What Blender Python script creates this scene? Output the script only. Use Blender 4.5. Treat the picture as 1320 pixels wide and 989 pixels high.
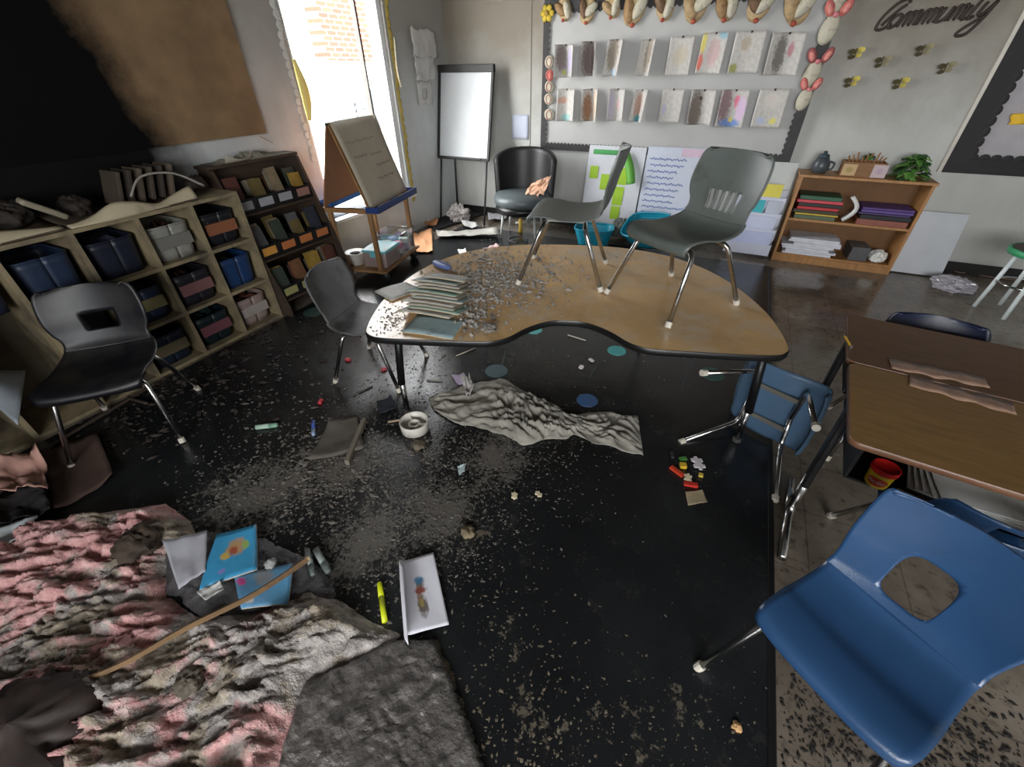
import bpy, bmesh, math, random
from math import pi, sin, cos, radians
from mathutils import Vector, Matrix, noise
random.seed(7)
for o in list(bpy.data.objects): bpy.data.objects.remove(o)
SC = bpy.context.scene; COL = SC.collection

# ------------------------------------------------------------------ camera
CH = 1.5; FPX = 541.784
_p, _r, _y = radians(36.515), radians(-0.741), radians(26.441)
CF = Vector((-sin(_y)*cos(_p), cos(_y)*cos(_p), -sin(_p)))
_rt = Vector((cos(_y), sin(_y), 0)); _up = _rt.cross(CF)
CR = cos(_r)*_rt + sin(_r)*_up; CU = -sin(_r)*_rt + cos(_r)*_up
cam = bpy.data.cameras.new('camera'); camo = bpy.data.objects.new('camera', cam); COL.objects.link(camo)
camo.matrix_world = Matrix(((CR.x, CU.x, -CF.x, 0), (CR.y, CU.y, -CF.y, 0), (CR.z, CU.z, -CF.z, CH), (0, 0, 0, 1)))
cam.sensor_fit = 'HORIZONTAL'; cam.sensor_width = 36; cam.lens = 36*FPX/1320; cam.clip_start = .02
SC.camera = camo

# ------------------------------------------------------------------ daylight
W = bpy.data.worlds.new('sky'); SC.world = W; W.use_nodes = True
bg = W.node_tree.nodes['Background']; bg.inputs[0].default_value = (.97, .985, 1, 1); bg.inputs[1].default_value = 11.0
SC.view_settings.view_transform = 'Standard'; SC.view_settings.look = 'None'
SC.view_settings.exposure = 0.75; SC.view_settings.gamma = 1
def portal(loc, rot, sx, sy):
    l = bpy.data.lights.new('window_portal', 'AREA'); l.shape = 'RECTANGLE'; l.size = sx; l.size_y = sy
    l.cycles.is_portal = True
    o = bpy.data.objects.new('window_portal', l); COL.objects.link(o); o.location = loc; o.rotation_euler = rot
portal((-3.36, 3.48, 1.45), (0, -pi/2, 0), 2.1, 1.2)          # the window in view, light enters along +X
portal((1.05, -2.58, 1.65), (pi/2, 0, 0), 3.5, 1.5)             # unseen window band added behind the camera to light the foreground (along +Y)

# ------------------------------------------------------------------ pixel -> place
def ray(x, y): return CF + CR*((x-660)/FPX) - CU*((y-494.5)/FPX)
def gz(x, y, z=0.):
    d = ray(x, y); return Vector((0, 0, CH)) + d*((z-CH)/d.z)
def gy(x, y, Y): d = ray(x, y); return Vector((0, 0, CH)) + d*(Y/d.y)
def gx(x, y, X): d = ray(x, y); return Vector((0, 0, CH)) + d*(X/d.x)

# ------------------------------------------------------------------ materials
MATS = {}
def lin(c):
    return tuple(((v/255)/12.92 if v/255 <= .04045 else ((v/255+.055)/1.055)**2.4) for v in c)
class NT:
    def __init__(s, name):
        s.m = bpy.data.materials.new(name); s.m.use_nodes = True; s.t = s.m.node_tree; s.b = s.t.nodes['Principled BSDF']; MATS[name] = s.m
    def n(s, k, **kw):
        o = s.t.nodes.new(k)
        for a, v in kw.items(): setattr(o, a, v)
        return o
    def l(s, a, b): s.t.links.new(a, b)
    def coord(s, which='Object'): return s.n('ShaderNodeTexCoord').outputs[which]
    def noise(s, co, scale, detail=4, rough=.55, stretch=None):
        if stretch:
            mp = s.n('ShaderNodeMapping'); mp.inputs['Scale'].default_value = stretch; s.l(co, mp.inputs[0]); co = mp.outputs[0]
        q = s.n('ShaderNodeTexNoise'); q.inputs['Scale'].default_value = scale; q.inputs['Detail'].default_value = detail; q.inputs['Roughness'].default_value = rough
        s.l(co, q.inputs['Vector']); return q.outputs['Fac']
    def ramp(s, f, stops):
        r = s.n('ShaderNodeValToRGB'); e = r.color_ramp.elements
        while len(e) > 1: e.remove(e[-1])
        for i, (p, c) in enumerate(stops):
            x = e[0] if i == 0 else e.new(p)
            x.position = p; x.color = (*(c if isinstance(c, tuple) else (c, c, c)), 1)
        s.l(f, r.inputs[0]); return r.outputs[0]
    def mix(s, f, a, b):
        m = s.n('ShaderNodeMix', data_type='RGBA')
        for k, v in ((0, f), (6, a), (7, b)):
            if hasattr(v, 'links'): s.l(v, m.inputs[k])
            else: m.inputs[k].default_value = v if k == 0 else (*v, 1)
        return m.outputs[2]
    def math(s, op, a, b=0., c=None):
        m = s.n('ShaderNodeMath', operation=op)
        for k, v in ((0, a), (1, b)) + (((2, c),) if c is not None else ()):
            if hasattr(v, 'links'): s.l(v, m.inputs[k])
            else: m.inputs[k].default_value = v
        return m.outputs[0]
    def bump(s, f, strength, dist=.01):
        b = s.n('ShaderNodeBump'); b.inputs['Strength'].default_value = strength; b.inputs['Distance'].default_value = dist
        s.l(f, b.inputs['Height']); s.l(b.outputs[0], s.b.inputs['Normal'])
    def out(s, col=None, rough=None, metal=None):
        for k, v in (('Base Color', col), ('Roughness', rough), ('Metallic', metal)):
            if v is None: continue
            if hasattr(v, 'links'): s.l(v, s.b.inputs[k])
            else: s.b.inputs[k].default_value = (*v, 1) if k == 'Base Color' else v
        return s.m
def pm(name, rgb, rough=.5, metal=0., var=.12, scale=8, soot=0., sootc=(.03, .028, .025), bump=0., bscale=60, stretch=None):
    if name in MATS: return MATS[name]
    t = NT(name); c = lin(rgb); co = t.coord()
    f = t.noise(co, scale, 4, .6, stretch)
    col = t.ramp(f, [(.3, tuple(v*(1-var) for v in c)), (.7, tuple(min(1, v*(1+var)) for v in c))])
    if soot > 0:
        s = t.ramp(t.noise(co, scale*.45+1.3, 6, .65), [(.62-soot*.35, 0.), (.82-soot*.3, 1.)])
        col = t.mix(t.math('MULTIPLY', s, .85), col, sootc)
    if bump: t.bump(t.noise(co, bscale, 3), bump)
    return t.out(col, rough, metal)
def printmat(name, rgb, blobs, rough=.7, dirt=.15):
    """flat print: soft elliptical colour patches (u, v, ru, rv, rgb) on a sheet with UVs"""
    if name in MATS: return MATS[name]
    t = NT(name); uv = t.coord('UV'); sp = t.n('ShaderNodeSeparateXYZ'); t.l(uv, sp.inputs[0])
    nz = t.noise(uv, 9, 3); col = t.ramp(nz, [(.3, tuple(v*(1-dirt) for v in lin(rgb))), (.65, lin(rgb))])
    wob = t.math('MULTIPLY', t.math('SUBTRACT', t.noise(uv, 11, 4), .5), 1.9)
    for (u, v, ru, rv, c) in blobs:
        a = t.math('DIVIDE', t.math('SUBTRACT', sp.outputs[0], u), ru); b = t.math('DIVIDE', t.math('SUBTRACT', sp.outputs[1], v), rv)
        d = t.math('ADD', t.math('ADD', t.math('MULTIPLY', a, a), t.math('MULTIPLY', b, b)), wob)
        f = t.ramp(d, [(.35, .9), (1.15, 0.)]); col = t.mix(f, col, lin(c))
    return t.out(col, rough)
def glassmat(name, tint=(1, 1, 1), gloss=.08):
    if name in MATS: return MATS[name]
    t = NT(name); tr = t.n('ShaderNodeBsdfTransparent'); tr.inputs[0].default_value = (*tint, 1)
    g = t.n('ShaderNodeBsdfGlossy'); g.inputs['Roughness'].default_value = .08; mx = t.n('ShaderNodeMixShader'); mx.inputs[0].default_value = gloss
    t.l(tr.outputs[0], mx.inputs[1]); t.l(g.outputs[0], mx.inputs[2]); t.l(mx.outputs[0], t.t.nodes['Material Output'].inputs[0]); return t.m

# ------------------------------------------------------------------ mesh builder
def fillet(pts, r, n=5):
    pts = [Vector(p) for p in pts]; out = [pts[0]]
    for i in range(1, len(pts)-1):
        a, b, c = pts[i-1], pts[i], pts[i+1]; da = (a-b); dc = (c-b)
        k = min(r, da.length*.48, dc.length*.48); p = b+da.normalized()*k; q = b+dc.normalized()*k
        for j in range(n+1):
            t = j/n; out.append(p*(1-t)**2 + b*2*t*(1-t) + q*t*t)
    out.append(pts[-1]); return out
class MB:
    def __init__(s): s.v = []; s.f = []; s.uv = {}
    def box(s, c, d, M=None):
        b = len(s.v); c = Vector(c)
        for x in (-.5, .5):
            for y in (-.5, .5):
                for z in (-.5, .5):
                    p = Vector((x*d[0], y*d[1], z*d[2]))
                    p = (M @ p if M else p) + c; s.v.append(tuple(p))
        s.f += [tuple(b+i for i in q) for q in ((0, 1, 3, 2), (4, 6, 7, 5), (0, 4, 5, 1), (2, 3, 7, 6), (0, 2, 6, 4), (1, 5, 7, 3))]; return s
    def bar(s, a, b_, w, h, up=(0, 0, 1)):
        a = Vector(a); b_ = Vector(b_); x = (b_-a); L = x.length; x.normalize(); y = Vector(up).cross(x)
        if y.length < 1e-4: y = Vector((0, 1, 0)).cross(x)
        y.normalize(); z = x.cross(y)
        return s.box((a+b_)/2, (L, w, h), Matrix((x, y, z)).transposed())
    def tube(s, pts, r, n=10, fil=0., r1=None):
        if fil: pts = fillet(pts, fil)
        pts = [Vector(p) for p in pts]; b = len(s.v); m = len(pts); up = None
        for i, p in enumerate(pts):
            t = (pts[min(i+1, m-1)]-pts[max(i-1, 0)]).normalized()
            if up is None: up = Vector((0, 0, 1)) if abs(t.z) < .9 else Vector((1, 0, 0))
            e = (up - t*up.dot(t)).normalized(); up = e; g = t.cross(e); rr = r if r1 is None else r+(r1-r)*i/(m-1)
            for k in range(n): s.v.append(tuple(p+(e*cos(2*pi*k/n)+g*sin(2*pi*k/n))*rr))
        for i in range(m-1):
            for k in range(n):
                a = b+i*n+k; c = b+i*n+(k+1) % n; s.f.append((a, c, c+n, a+n))
        s.f.append(tuple(b+n-1-k for k in range(n))); s.f.append(tuple(b+(m-1)*n+k for k in range(n))); return s
    def lathe(s, prof, c=(0, 0, 0), n=20, M=None, sx=1., sy=1.):
        b = len(s.v); c = Vector(c)
        for (r, z) in prof:
            for k in range(n):
                p = Vector((r*cos(2*pi*k/n)*sx, r*sin(2*pi*k/n)*sy, z)); p = (M @ p if M else p)+c; s.v.append(tuple(p))
        for i in range(len(prof)-1):
            for k in range(n):
                a = b+i*n+k; d = b+i*n+(k+1) % n; s.f.append((a, d, d+n, a+n))
        s.f.append(tuple(b+n-1-k for k in range(n))); s.f.append(tuple(b+(len(prof)-1)*n+k for k in range(n))); return s
    def grid(s, fn, nu, nv, skip=None):
        b = len(s.v)
        for j in range(nv+1):
            for i in range(nu+1):
                s.uv[len(s.v)] = (i/nu, j/nv); s.v.append(tuple(fn(i/nu, j/nv)))
        for j in range(nv):
            for i in range(nu):
                if skip and skip((i+.5)/nu, (j+.5)/nv): continue
                a = b+j*(nu+1)+i; s.f.append((a, a+1, a+nu+2, a+nu+1))
        return s
    def prism(s, poly, z0, z1):
        b = len(s.v); n = len(poly)
        for z in (z0, z1):
            for p in poly: s.v.append((p[0], p[1], z))
        s.f.append(tuple(b+n-1-i for i in range(n))); s.f.append(tuple(b+n+i for i in range(n)))
        for i in range(n): j = (i+1) % n; s.f.append((b+i, b+j, b+n+j, b+n+i))
        return s
    def chip(s, c, r, flat=.5):
        b = len(s.v); a = random.uniform(0, 6.3); ca, sa = cos(a), sin(a); j = lambda: random.uniform(.55, 1.3)
        rx, ry, rz = r*j()*1.4, r*j()*.8, r*j()*flat; tl = random.uniform(-.4, .4)*flat
        for (x, y, z) in ((rx, 0, 0), (0, ry, 0), (-rx*j(), 0, 0), (0, -ry, 0), (rx*.2*j(), 0, rz), (0, 0, -rz)):
            s.v.append((c[0]+x*ca-y*sa, c[1]+x*sa+y*ca, c[2]+z+x*tl))
        for q in ((0, 1, 4), (1, 2, 4), (2, 3, 4), (3, 0, 4), (1, 0, 5), (2, 1, 5), (3, 2, 5), (0, 3, 5)): s.f.append(tuple(b+i for i in q))
        return s
    def build(s, name, mat, parent=None, smooth=False, bevel=0., solid=0., sub=0, smat=None):
        me = bpy.data.meshes.new(name); me.from_pydata(s.v, [], s.f); me.update()
        if s.uv:
            u = me.uv_layers.new(name='UVMap')
            for lp in me.loops: u.data[lp.index].uv = s.uv.get(lp.vertex_index, (0, 0))
        if smooth:
            for p in me.polygons: p.use_smooth = True
        me.materials.append(mat)
        o = bpy.data.objects.new(name, me); COL.objects.link(o); o.parent = parent
        if solid:
            m = o.modifiers.new('thickness', 'SOLIDIFY'); m.thickness = solid; m.offset = 0
        if bevel:
            m = o.modifiers.new('bevel', 'BEVEL'); m.width = bevel; m.segments = 2; m.limit_method = 'ANGLE'; m.angle_limit = .6
        if sub:
            m = o.modifiers.new('sub', 'SUBSURF'); m.levels = m.render_levels = sub
        return o
def tag(o, label, cat, group=None, kind=None):
    o['label'] = label; o['category'] = cat
    if group: o['group'] = group
    if kind: o['kind'] = kind
    return o
def thing(name, label, cat, loc=(0, 0, 0), rz=0., group=None, M=None):
    o = bpy.data.objects.new(name, None); o.empty_display_size = .1; COL.objects.link(o); o.location = loc; o.rotation_euler = (0, 0, rz)
    if M is not None: o.matrix_world = M
    return tag(o, label, cat, group)
def struct(o): o['kind'] = 'structure'; return o
def nz(x, y, z=0., o=4): return noise.fractal(Vector((x, y, z)), 1., 2., o)
def mrot(x=0, y=0, z=0): return (Matrix.Rotation(z, 3, 'Z') @ Matrix.Rotation(y, 3, 'Y') @ Matrix.Rotation(x, 3, 'X'))

# ================================================================== THE ROOM
XL, XR, YB, YF, ZC = -3.28, 3.6, 5.03, -2.6, 2.9
def wallmat(name, rgb, top=(112, 97, 74), char=False):
    t = NT(name); g = t.n('ShaderNodeNewGeometry'); sp = t.n('ShaderNodeSeparateXYZ'); t.l(g.outputs['Position'], sp.inputs[0])
    n1 = t.noise(g.outputs['Position'], 1.3, 6, .65); n2 = t.noise(g.outputs['Position'], 7, 5, .6, (1, 1, .35))
    base = t.ramp(n2, [(.3, tuple(v*.88 for v in lin(rgb))), (.7, lin(rgb))])
    h = t.math('ADD', t.math('MULTIPLY', t.math('SUBTRACT', sp.outputs[2], 1.0), .85), t.math('MULTIPLY', t.math('SUBTRACT', n1, .5), 1.1))
    f = t.ramp(h, [(.0, 0.), (.8, .8)])           # smoke film, denser towards the ceiling
    t.bump(t.noise(g.outputs['Position'], 90, 2), .08)
    col = t.mix(f, base, lin(top))
    if char:
        k = t.math('ADD', sp.outputs[1], t.math('MULTIPLY', t.math('SUBTRACT', n1, .5), .7)); col = t.mix(t.ramp(t.math('SUBTRACT', k, 1.2), [(.42, 1.), (.78, 0.)]), col, (.006, .005, .005)); t.b.inputs['Specular IOR Level'].default_value = .15
    return t.out(col, .6)
MW = wallmat('smoke_stained_wall_paint', (196, 197, 192)); MWL = wallmat('window_wall_paint', (204, 208, 208), (150, 145, 136), True)
MCH = pm('charred_surface', (20, 18, 17), .8, var=.4, scale=6, bump=.3)
def floormat():
    t = NT('wet_vinyl_floor'); g = t.n('ShaderNodeNewGeometry'); P = g.outputs['Position']
    n1 = t.noise(P, 1.6, 6, .65); n2 = t.noise(P, 22, 5, .65)
    br = t.n('ShaderNodeTexBrick'); br.offset = 0; br.inputs['Scale'].default_value = 1; br.inputs['Brick Width'].default_value = .305; br.inputs['Row Height'].default_value = .305
    br.inputs['Mortar Size'].default_value = .0025; br.inputs['Color1'].default_value = (1, 1, 1, 1); br.inputs['Color2'].default_value = (.85, .85, .85, 1); br.inputs['Mortar'].default_value = (.4, .4, .4, 1)
    t.l(P, br.inputs['Vector'])
    c = t.ramp(n1, [(.3, lin((88, 78, 68))), (.52, lin((122, 112, 100))), (.72, lin((150, 140, 128)))])
    m = t.n('ShaderNodeMix', data_type='RGBA', blend_type='MULTIPLY'); m.inputs[0].default_value = .7; t.l(c, m.inputs[6]); t.l(br.outputs[0], m.inputs[7])
    s = t.ramp(n2, [(.54, 0.), (.70, .7)]); col = t.mix(s, m.outputs[2], (.02, .018, .016))
    t.bump(t.noise(P, 30, 3), .05, .004)
    return t.out(col, t.ramp(n1, [(.35, .08), (.7, .3)]))
fl = MB().box(((XL+XR)/2, (YB+YF)/2, -.05), (XR-XL+.3, YB-YF+.3, .1)).build('floor', floormat()); struct(fl)
ce = MB().box(((XL+XR)/2, (YB+YF)/2, ZC+.05), (XR-XL+.3, YB-YF+.3, .1)).build('ceiling', pm('sooted_ceiling', (60, 55, 50), .9, var=.3, scale=2)); struct(ce)
struct(MB().box(((XL+XR)/2, YB+.06, ZC/2), (XR-XL+.24, .12, ZC)).build('wall_back', MW))
struct(MB().box((XR+.06, (YB+YF)/2, ZC/2), (.12, YB-YF, ZC)).build('wall_right', MW))
WY0, WY1, WZ0, WZ1 = 2.9, 4.06, .42, 2.5
wl = MB().box((XL-.06, (YF+WY0)/2, ZC/2), (.12, WY0-YF, ZC)).box((XL-.06, (WY1+YB)/2, ZC/2), (.12, YB-WY1, ZC))
wl.box((XL-.06, (WY0+WY1)/2, WZ0/2), (.12, WY1-WY0, WZ0)).box((XL-.06, (WY0+WY1)/2, (WZ1+ZC)/2), (.12, WY1-WY0, ZC-WZ1)); struct(wl.build('wall_left', MWL))
FX0, FX1, FZ0, FZ1 = -.7, 2.8, .9, 2.4                           # unseen windows added behind the camera for foreground light
wf = MB().box(((XL+FX0)/2, YF-.06, ZC/2), (FX0-XL, .12, ZC)).box(((FX1+XR)/2, YF-.06, ZC/2), (XR-FX1, .12, ZC))
wf.box(((FX0+FX1)/2, YF-.06, FZ0/2), (FX1-FX0, .12, FZ0)).box(((FX0+FX1)/2, YF-.06, (FZ1+ZC)/2), (FX1-FX0, .12, ZC-FZ1)); struct(wf.build('wall_front', MW))
MBB = pm('black_rubber_baseboard', (26, 25, 25), .4, soot=.2)
struct(MB().box(((XL+XR)/2, YB-.006, .05), (XR-XL, .012, .1)).build('baseboard_back', MBB, bevel=.003))
# small drywall joint running up the back wall
struct(MB().box((-2.23, YB-.002, 1.45), (.008, .004, 2.9)).build('trim_1', pm('wall_joint', (110, 104, 96), .7)))
MWHITE = pm('white_window_frame', (232, 234, 234), .4, var=.04)
def window(name, axis, a0, a1, z0, z1, pos, mull):
    o = bpy.data.objects.new(name, None); COL.objects.link(o); struct(o)
    def bx(m, a, z, da, dz, dep=.07):
        m.box((pos, a, z) if axis == 'x' else (a, pos, z), (dep, da, dz) if axis == 'x' else (da, dep, dz)); return m
    m = MB(); bx(m, (a0+a1)/2, z0+.025, a1-a0, .05); bx(m, (a0+a1)/2, z1-.025, a1-a0, .05); bx(m, a0+.02, (z0+z1)/2, .04, z1-z0); bx(m, a1-.03, (z0+z1)/2, .06, z1-z0)
    m.build('window_frame', MWHITE, o, bevel=.004)
    for q in mull: bx(MB(), q, (z0+z1)/2, .022, z1-z0-.1, .045).build('mullion', pm('dark_mullion', (70, 66, 60), .5), o)
    e = [a0+.04]+list(mull)+[a1-.06]
    for i in range(len(e)-1): bx(MB(), (e[i]+e[i+1])/2, (z0+z1)/2, e[i+1]-e[i], z1-z0-.1, .006).build('pane', glassmat('window_glass', (1, 1, 1), .05), o)
    return o
w1 = window('window_1', 'x', WY0, WY1, WZ0, WZ1, XL-.06, [3.745])
MB().box((XL+.03, (WY0+WY1)/2, WZ0-.015), (.1, WY1-WY0+.06, .03)).build('window_sill', MWHITE, w1, bevel=.006)
window('added_window', 'y', FX0, FX1, FZ0, FZ1, YF-.06, [.46, 1.63])  # not in view; added so daylight reaches the foreground
# outside: pale paving, a brick wing of the building and a grey outdoor unit
def brickmat():
    t = NT('orange_brickwork'); g = t.n('ShaderNodeNewGeometry'); b = t.n('ShaderNodeTexBrick'); sx = t.n('ShaderNodeSeparateXYZ'); mp = t.n('ShaderNodeCombineXYZ')
    t.l(g.outputs['Position'], sx.inputs[0]); t.l(sx.outputs[1], mp.inputs[0]); t.l(sx.outputs[2], mp.inputs[1]); t.l(mp.outputs[0], b.inputs['Vector'])
    b.inputs['Scale'].default_value = 1; b.inputs['Brick Width'].default_value = .23; b.inputs['Row Height'].default_value = .076; b.inputs['Mortar Size'].default_value = .008
    b.inputs['Color1'].default_value = (*lin((116, 60, 42)), 1); b.inputs['Color2'].default_value = (*lin((100, 48, 34)), 1); b.inputs['Mortar'].default_value = (*lin((170, 150, 134)), 1)
    return t.out(b.outputs[0], .9)
MB().box((-16, 8, -.14), (25, 40, .08)).build('pavement', pm('pale_paving', (225, 222, 214), .9, var=.05)); struct(bpy.data.objects['pavement'])
bw = thing('brick_wing', 'brick wing of the building outside the window with a pale base standing in for ground glare', 'building', (-7.2, 7.62, -.1))
MB().box((0, 0, 3.05), (.3, 1.2, 2.5)).build('brick_wall', brickmat(), bw); MB().box((.01, 0, .9), (.34, 1.24, 1.8)).build('glare_base', pm('pale_glare', (228, 224, 214), .9, var=.04), bw)  # pale lower block stands in for the white ground glare
ou = thing('outdoor_unit', 'grey metal outdoor unit standing outside the window', 'machine', (-6.2, 6.55, -.1))
MB().box((0, 0, .7), (.5, .62, 1.38)).build('casing', pm('grey_casing', (62, 66, 70), .5), ou, bevel=.02)
for i in range(6): MB().box((.255, 0, .75+i*.09), (.02, .5, .04)).build('louvre', pm('dark_louvre', (40, 42, 46), .5), ou)
MB().box((0, 0, -.01), (.6, .85, .04)).build('plinth', pm('plinth', (150, 150, 148), .8), ou)

# ================================================================== RUG
def rugmat():
    t = NT('soaked_black_rug'); g = t.n('ShaderNodeNewGeometry'); P = g.outputs['Position']
    n1 = t.noise(P, 1.1, 6, .6); n2 = t.noise(P, 9, 6, .7); n3 = t.noise(P, 70, 3, .6)
    base = t.ramp(n1, [(.3, lin((20, 21, 23))), (.7, lin((38, 40, 41)))])
    ash = t.ramp(t.math('ADD', n2, t.math('MULTIPLY', t.math('SUBTRACT', n3, .5), .35)), [(.60, 0.), (.70, .4)])
    col = t.mix(ash, base, lin((70, 66, 60)))
    for (px_, py_, rr) in ((565, 660, .22), (440, 600, .26), (330, 640, .26), (640, 590, .2), (470, 700, .2)):
        c_ = gz(px_, py_); vm = t.n('ShaderNodeVectorMath', operation='DISTANCE'); t.l(P, vm.inputs[0]); vm.inputs[1].default_value = (c_.x, c_.y, .01)
        fm = t.math('SUBTRACT', t.math('ADD', t.math('SUBTRACT', 1., t.math('DIVIDE', vm.outputs['Value'], rr)), t.math('MULTIPLY', t.math('SUBTRACT', n2, .5), 2.4)), t.math('MULTIPLY', t.math('SUBTRACT', n3, .5), 2.6))
        col = t.mix(t.ramp(fm, [(.15, 0.), (.7, .8)]), col, lin((108, 104, 98)))
    nb = t.noise(P, 17, 7, .75)
    for (px_, py_, rr) in ((660, 820, .16), (690, 920, .22), (800, 930, .24), (880, 930, .2), (620, 690, .1)):
        c_ = gz(px_, py_); vm = t.n('ShaderNodeVectorMath', operation='DISTANCE'); t.l(P, vm.inputs[0]); vm.inputs[1].default_value = (c_.x, c_.y, .01)
        fm = t.math('ADD', t.math('SUBTRACT', 1., t.math('DIVIDE', vm.outputs['Value'], rr)), t.math('MULTIPLY', t.math('SUBTRACT', nb, .64), 7.))
        col = t.mix(t.ramp(fm, [(.2, 0.), (.45, .8)]), col, lin((104, 97, 84)))
    t.bump(t.math('ADD', t.noise(P, 160, 2), t.math('MULTIPLY', n2, 1.5)), .14, .006)
    t.b.inputs['Specular IOR Level'].default_value = .5
    return t.out(col, t.ramp(n1, [(.3, .07), (.7, .36)]))
rug = thing('rug', 'large black soaked classroom rug with round coloured sitting spots', 'rug', (-.95, 2.0, 0))
MRUG = rugmat()
MB().box((-.235, -.2, .005), (3.33, 5.38, .01)).build('rug_pile', MRUG, rug)
MB().box((1.43, -.2, .0075), (.022, 5.38, .015)).build('binding', pm('rug_binding', (18, 18, 20), .45), rug, bevel=.004)
for (x, y, c, r) in ((757, 516, (50, 84, 128), .058), (795, 452, (70, 150, 150), .06), (918, 482, (48, 84, 76), .07), (688, 425, (80, 160, 158), .06), (640, 478, (56, 80, 86), .07), (793, 553, (26, 34, 44), .08), (690, 340, (50, 62, 70), .06), (405, 402, (34, 62, 56), .08)):
    p = gz(x, y, .012)
    MB().lathe([(0.001, .0035), (r, .0035), (r*1.02, .001), (r*1.02, 0)], (p.x+.95, p.y-2.0, .0095), 28).build('spot', pm('spot_%d_%d' % (x, y), c, .5, var=.12, soot=.15), rug)
for (a, b) in (((652, 452), (640, 500)), ((905, 440), (878, 500)), ((770, 470), (760, 486))):
    A, B = gz(*a, .0105), gz(*b, .0105); o = Vector((.95, -2.0, 0)); MB().bar(A+o, B+o, .006, .002).build('woven_line', pm('woven_line', (60, 74, 78), .6), rug)

# ================================================================== CHAIRS
MCHR = pm('chrome_tube', (200, 200, 200), .22, 1., var=.08, scale=12, soot=.12, sootc=(.1, .09, .08))
MGLIDE = pm('white_glide', (205, 198, 184), .5, soot=.1)
def cr(P, t):
    n = len(P)-1; x = min(max(t, 0), 1)*n; i = min(int(x), n-1); u = x-i
    p = [P[max(0, i-1)], P[i], P[i+1], P[min(n, i+2)]]
    return tuple(.5*((2*b)+(c-a)*u+(2*a-5*b+4*c-d)*u*u+(3*b-a-3*c+d)*u**3) for a, b, c, d in zip(*p))
def chair(name, label, loc, facing, *, hv=(.60, .76), w=.38, d=.38, h=.34, bh=.3, shell=None, back='slots', M=None, fw=.42, fd=.45, group=None, tr=.011, solid=.007):
    """local +x is the way the sitter faces"""
    t = thing(name, label, 'chair', loc, facing, group, M)
    hd = d/2
    S = [(hd-.005, h-.045, .44), (hd+.005, h-.025, .47), (hd-.02, h-.003, .495), (hd-.10, h, .5), (0, h-.014, .5), (-hd+.10, h-.012, .49), (-hd+.04, h+.002, .465), (-hd+.012, h+.022, .44)]
    B = [(-hd+.012, h+.022, .44), (-hd-.008, h+.05, .425), (-hd-.022, h+.085, .43), (-hd-.032, h+.12, .47), (-hd-.045, h+bh*.58, .495), (-hd-.065, h+bh*.8, .485), (-hd-.076, h+bh*.93, .455), (-hd-.08, h+bh*.985, .40), (-hd-.081, h+bh, .34)]
    if back == 'hole': B = [(x, z, k) for (x, z, _), k in zip(B, (.478, .472, .472, .478, .49, .492, .485, .465, .43))]; S = [(x, z, max(k, .478) if i > 4 else k) for i, (x, z, k) in enumerate(S)]
    def fs(u, v):
        x, z, q = cr(S, v); k = 2*u-1; return (x-.012*abs(k)**4*(1 if v < .3 else 0), k*q*w, z+.012*k*k*min(1, v*4))
    def fb(u, v):
        x, z, q = cr(B, v); k = 2*u-1; return (x+(.012+.03*min(1, v*2.2))*k*k, k*q*w, z+.012*k*k*(1-min(1, v*5))-(.012*k*k if v > .9 else 0))
    MB().grid(fs, 20, 24).build('seat', shell, t, True, solid=solid)
    m = MB(); sk = None
    if back == 'slots':
        sk = lambda u, v: .14 < v < .42 and any(abs(u-c) < .026 for c in (.3, .4, .5, .6, .7))
        m.grid(fb, 40, 36, sk)
    elif back == 'hole':
        N = 48; R = (.165, .20); C = (.47, .31)
        def q(u, v): return (abs((u-C[0])/R[0])**4+abs((v-C[1])/R[1])**4)**.25
        sk = lambda u, v: q(u, v) < 1
        def fb2(u, v):
            e = .5/N; c4 = [sk(u+a, v+b) for a in (-e, e) for b in (-e, e)]
            if any(c4) and not all(c4): k = q(u, v); u = C[0]+(u-C[0])/k; v = C[1]+(v-C[1])/k
            return fb(u, v)
        m.grid(fb2, N, N, sk)
    elif back == 'handle':
        sk = lambda u, v: hv[0] < v < hv[1] and abs(u-.5) < .16
        m.grid(fb, 30, 30, sk)
    else: m.grid(fb, 20, 24)
    m.build('backrest', shell, t, True, solid=solid)
    for sx in (1, -1):
        for sy in (1, -1):
            ft = (sx*fd/2, sy*fw/2, .006); kn = (sx*(hd-.085), sy*(w/2-.035), h-.04); ce_ = (sx*(hd-.095), 0, h-.04)
            l = MB().tube([ft, kn, ce_], tr, 10, .045).build('leg', MCHR, t, True)
            dv = (Vector(kn)-Vector(ft)).normalized()
            MB().tube([Vector(ft)-dv*.004, Vector(ft)+dv*.022], tr*1.35, 10).build('glide', MGLIDE, l)
    for sy in (1, -1): MB().bar((hd-.1, sy*w*.22, h-.028), (-hd+.1, sy*w*.22, h-.028), .022, .008).build('seat_bracket', pm('pale_bracket', (150, 146, 136), .35, .5), t)
    return t
MGREY = pm('grey_green_plastic', (92, 98, 94), .42, var=.12, scale=5, soot=.1, bump=.05, bscale=200)
MBLUE = pm('blue_plastic', (40, 70, 106), .27, var=.10, scale=4, soot=.06, bump=.06, bscale=220)
MNAVY = pm('navy_plastic', (28, 36, 62), .35, var=.2, scale=5, soot=.25)
MSLATE = pm('slate_blue_plastic', (84, 112, 140), .35, var=.15, scale=5, soot=.1)
MASH = pm('ash_covered_grey_plastic', (98, 98, 98), .55, var=.2, scale=9, soot=.3)
TZ = .58
chair('school_chair', 'grey plastic school chair with slotted back standing on the table beside the bookcase end', (-.152, 2.088, TZ), radians(235.4), shell=MGREY, fw=.42, fd=.46)
chair('school_chair', 'grey plastic school chair on the table seen edge-on, in front of the round-backed chair', (-.745, 2.178, TZ), radians(192.3), shell=MGREY, fw=.41, fd=.44)
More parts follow.
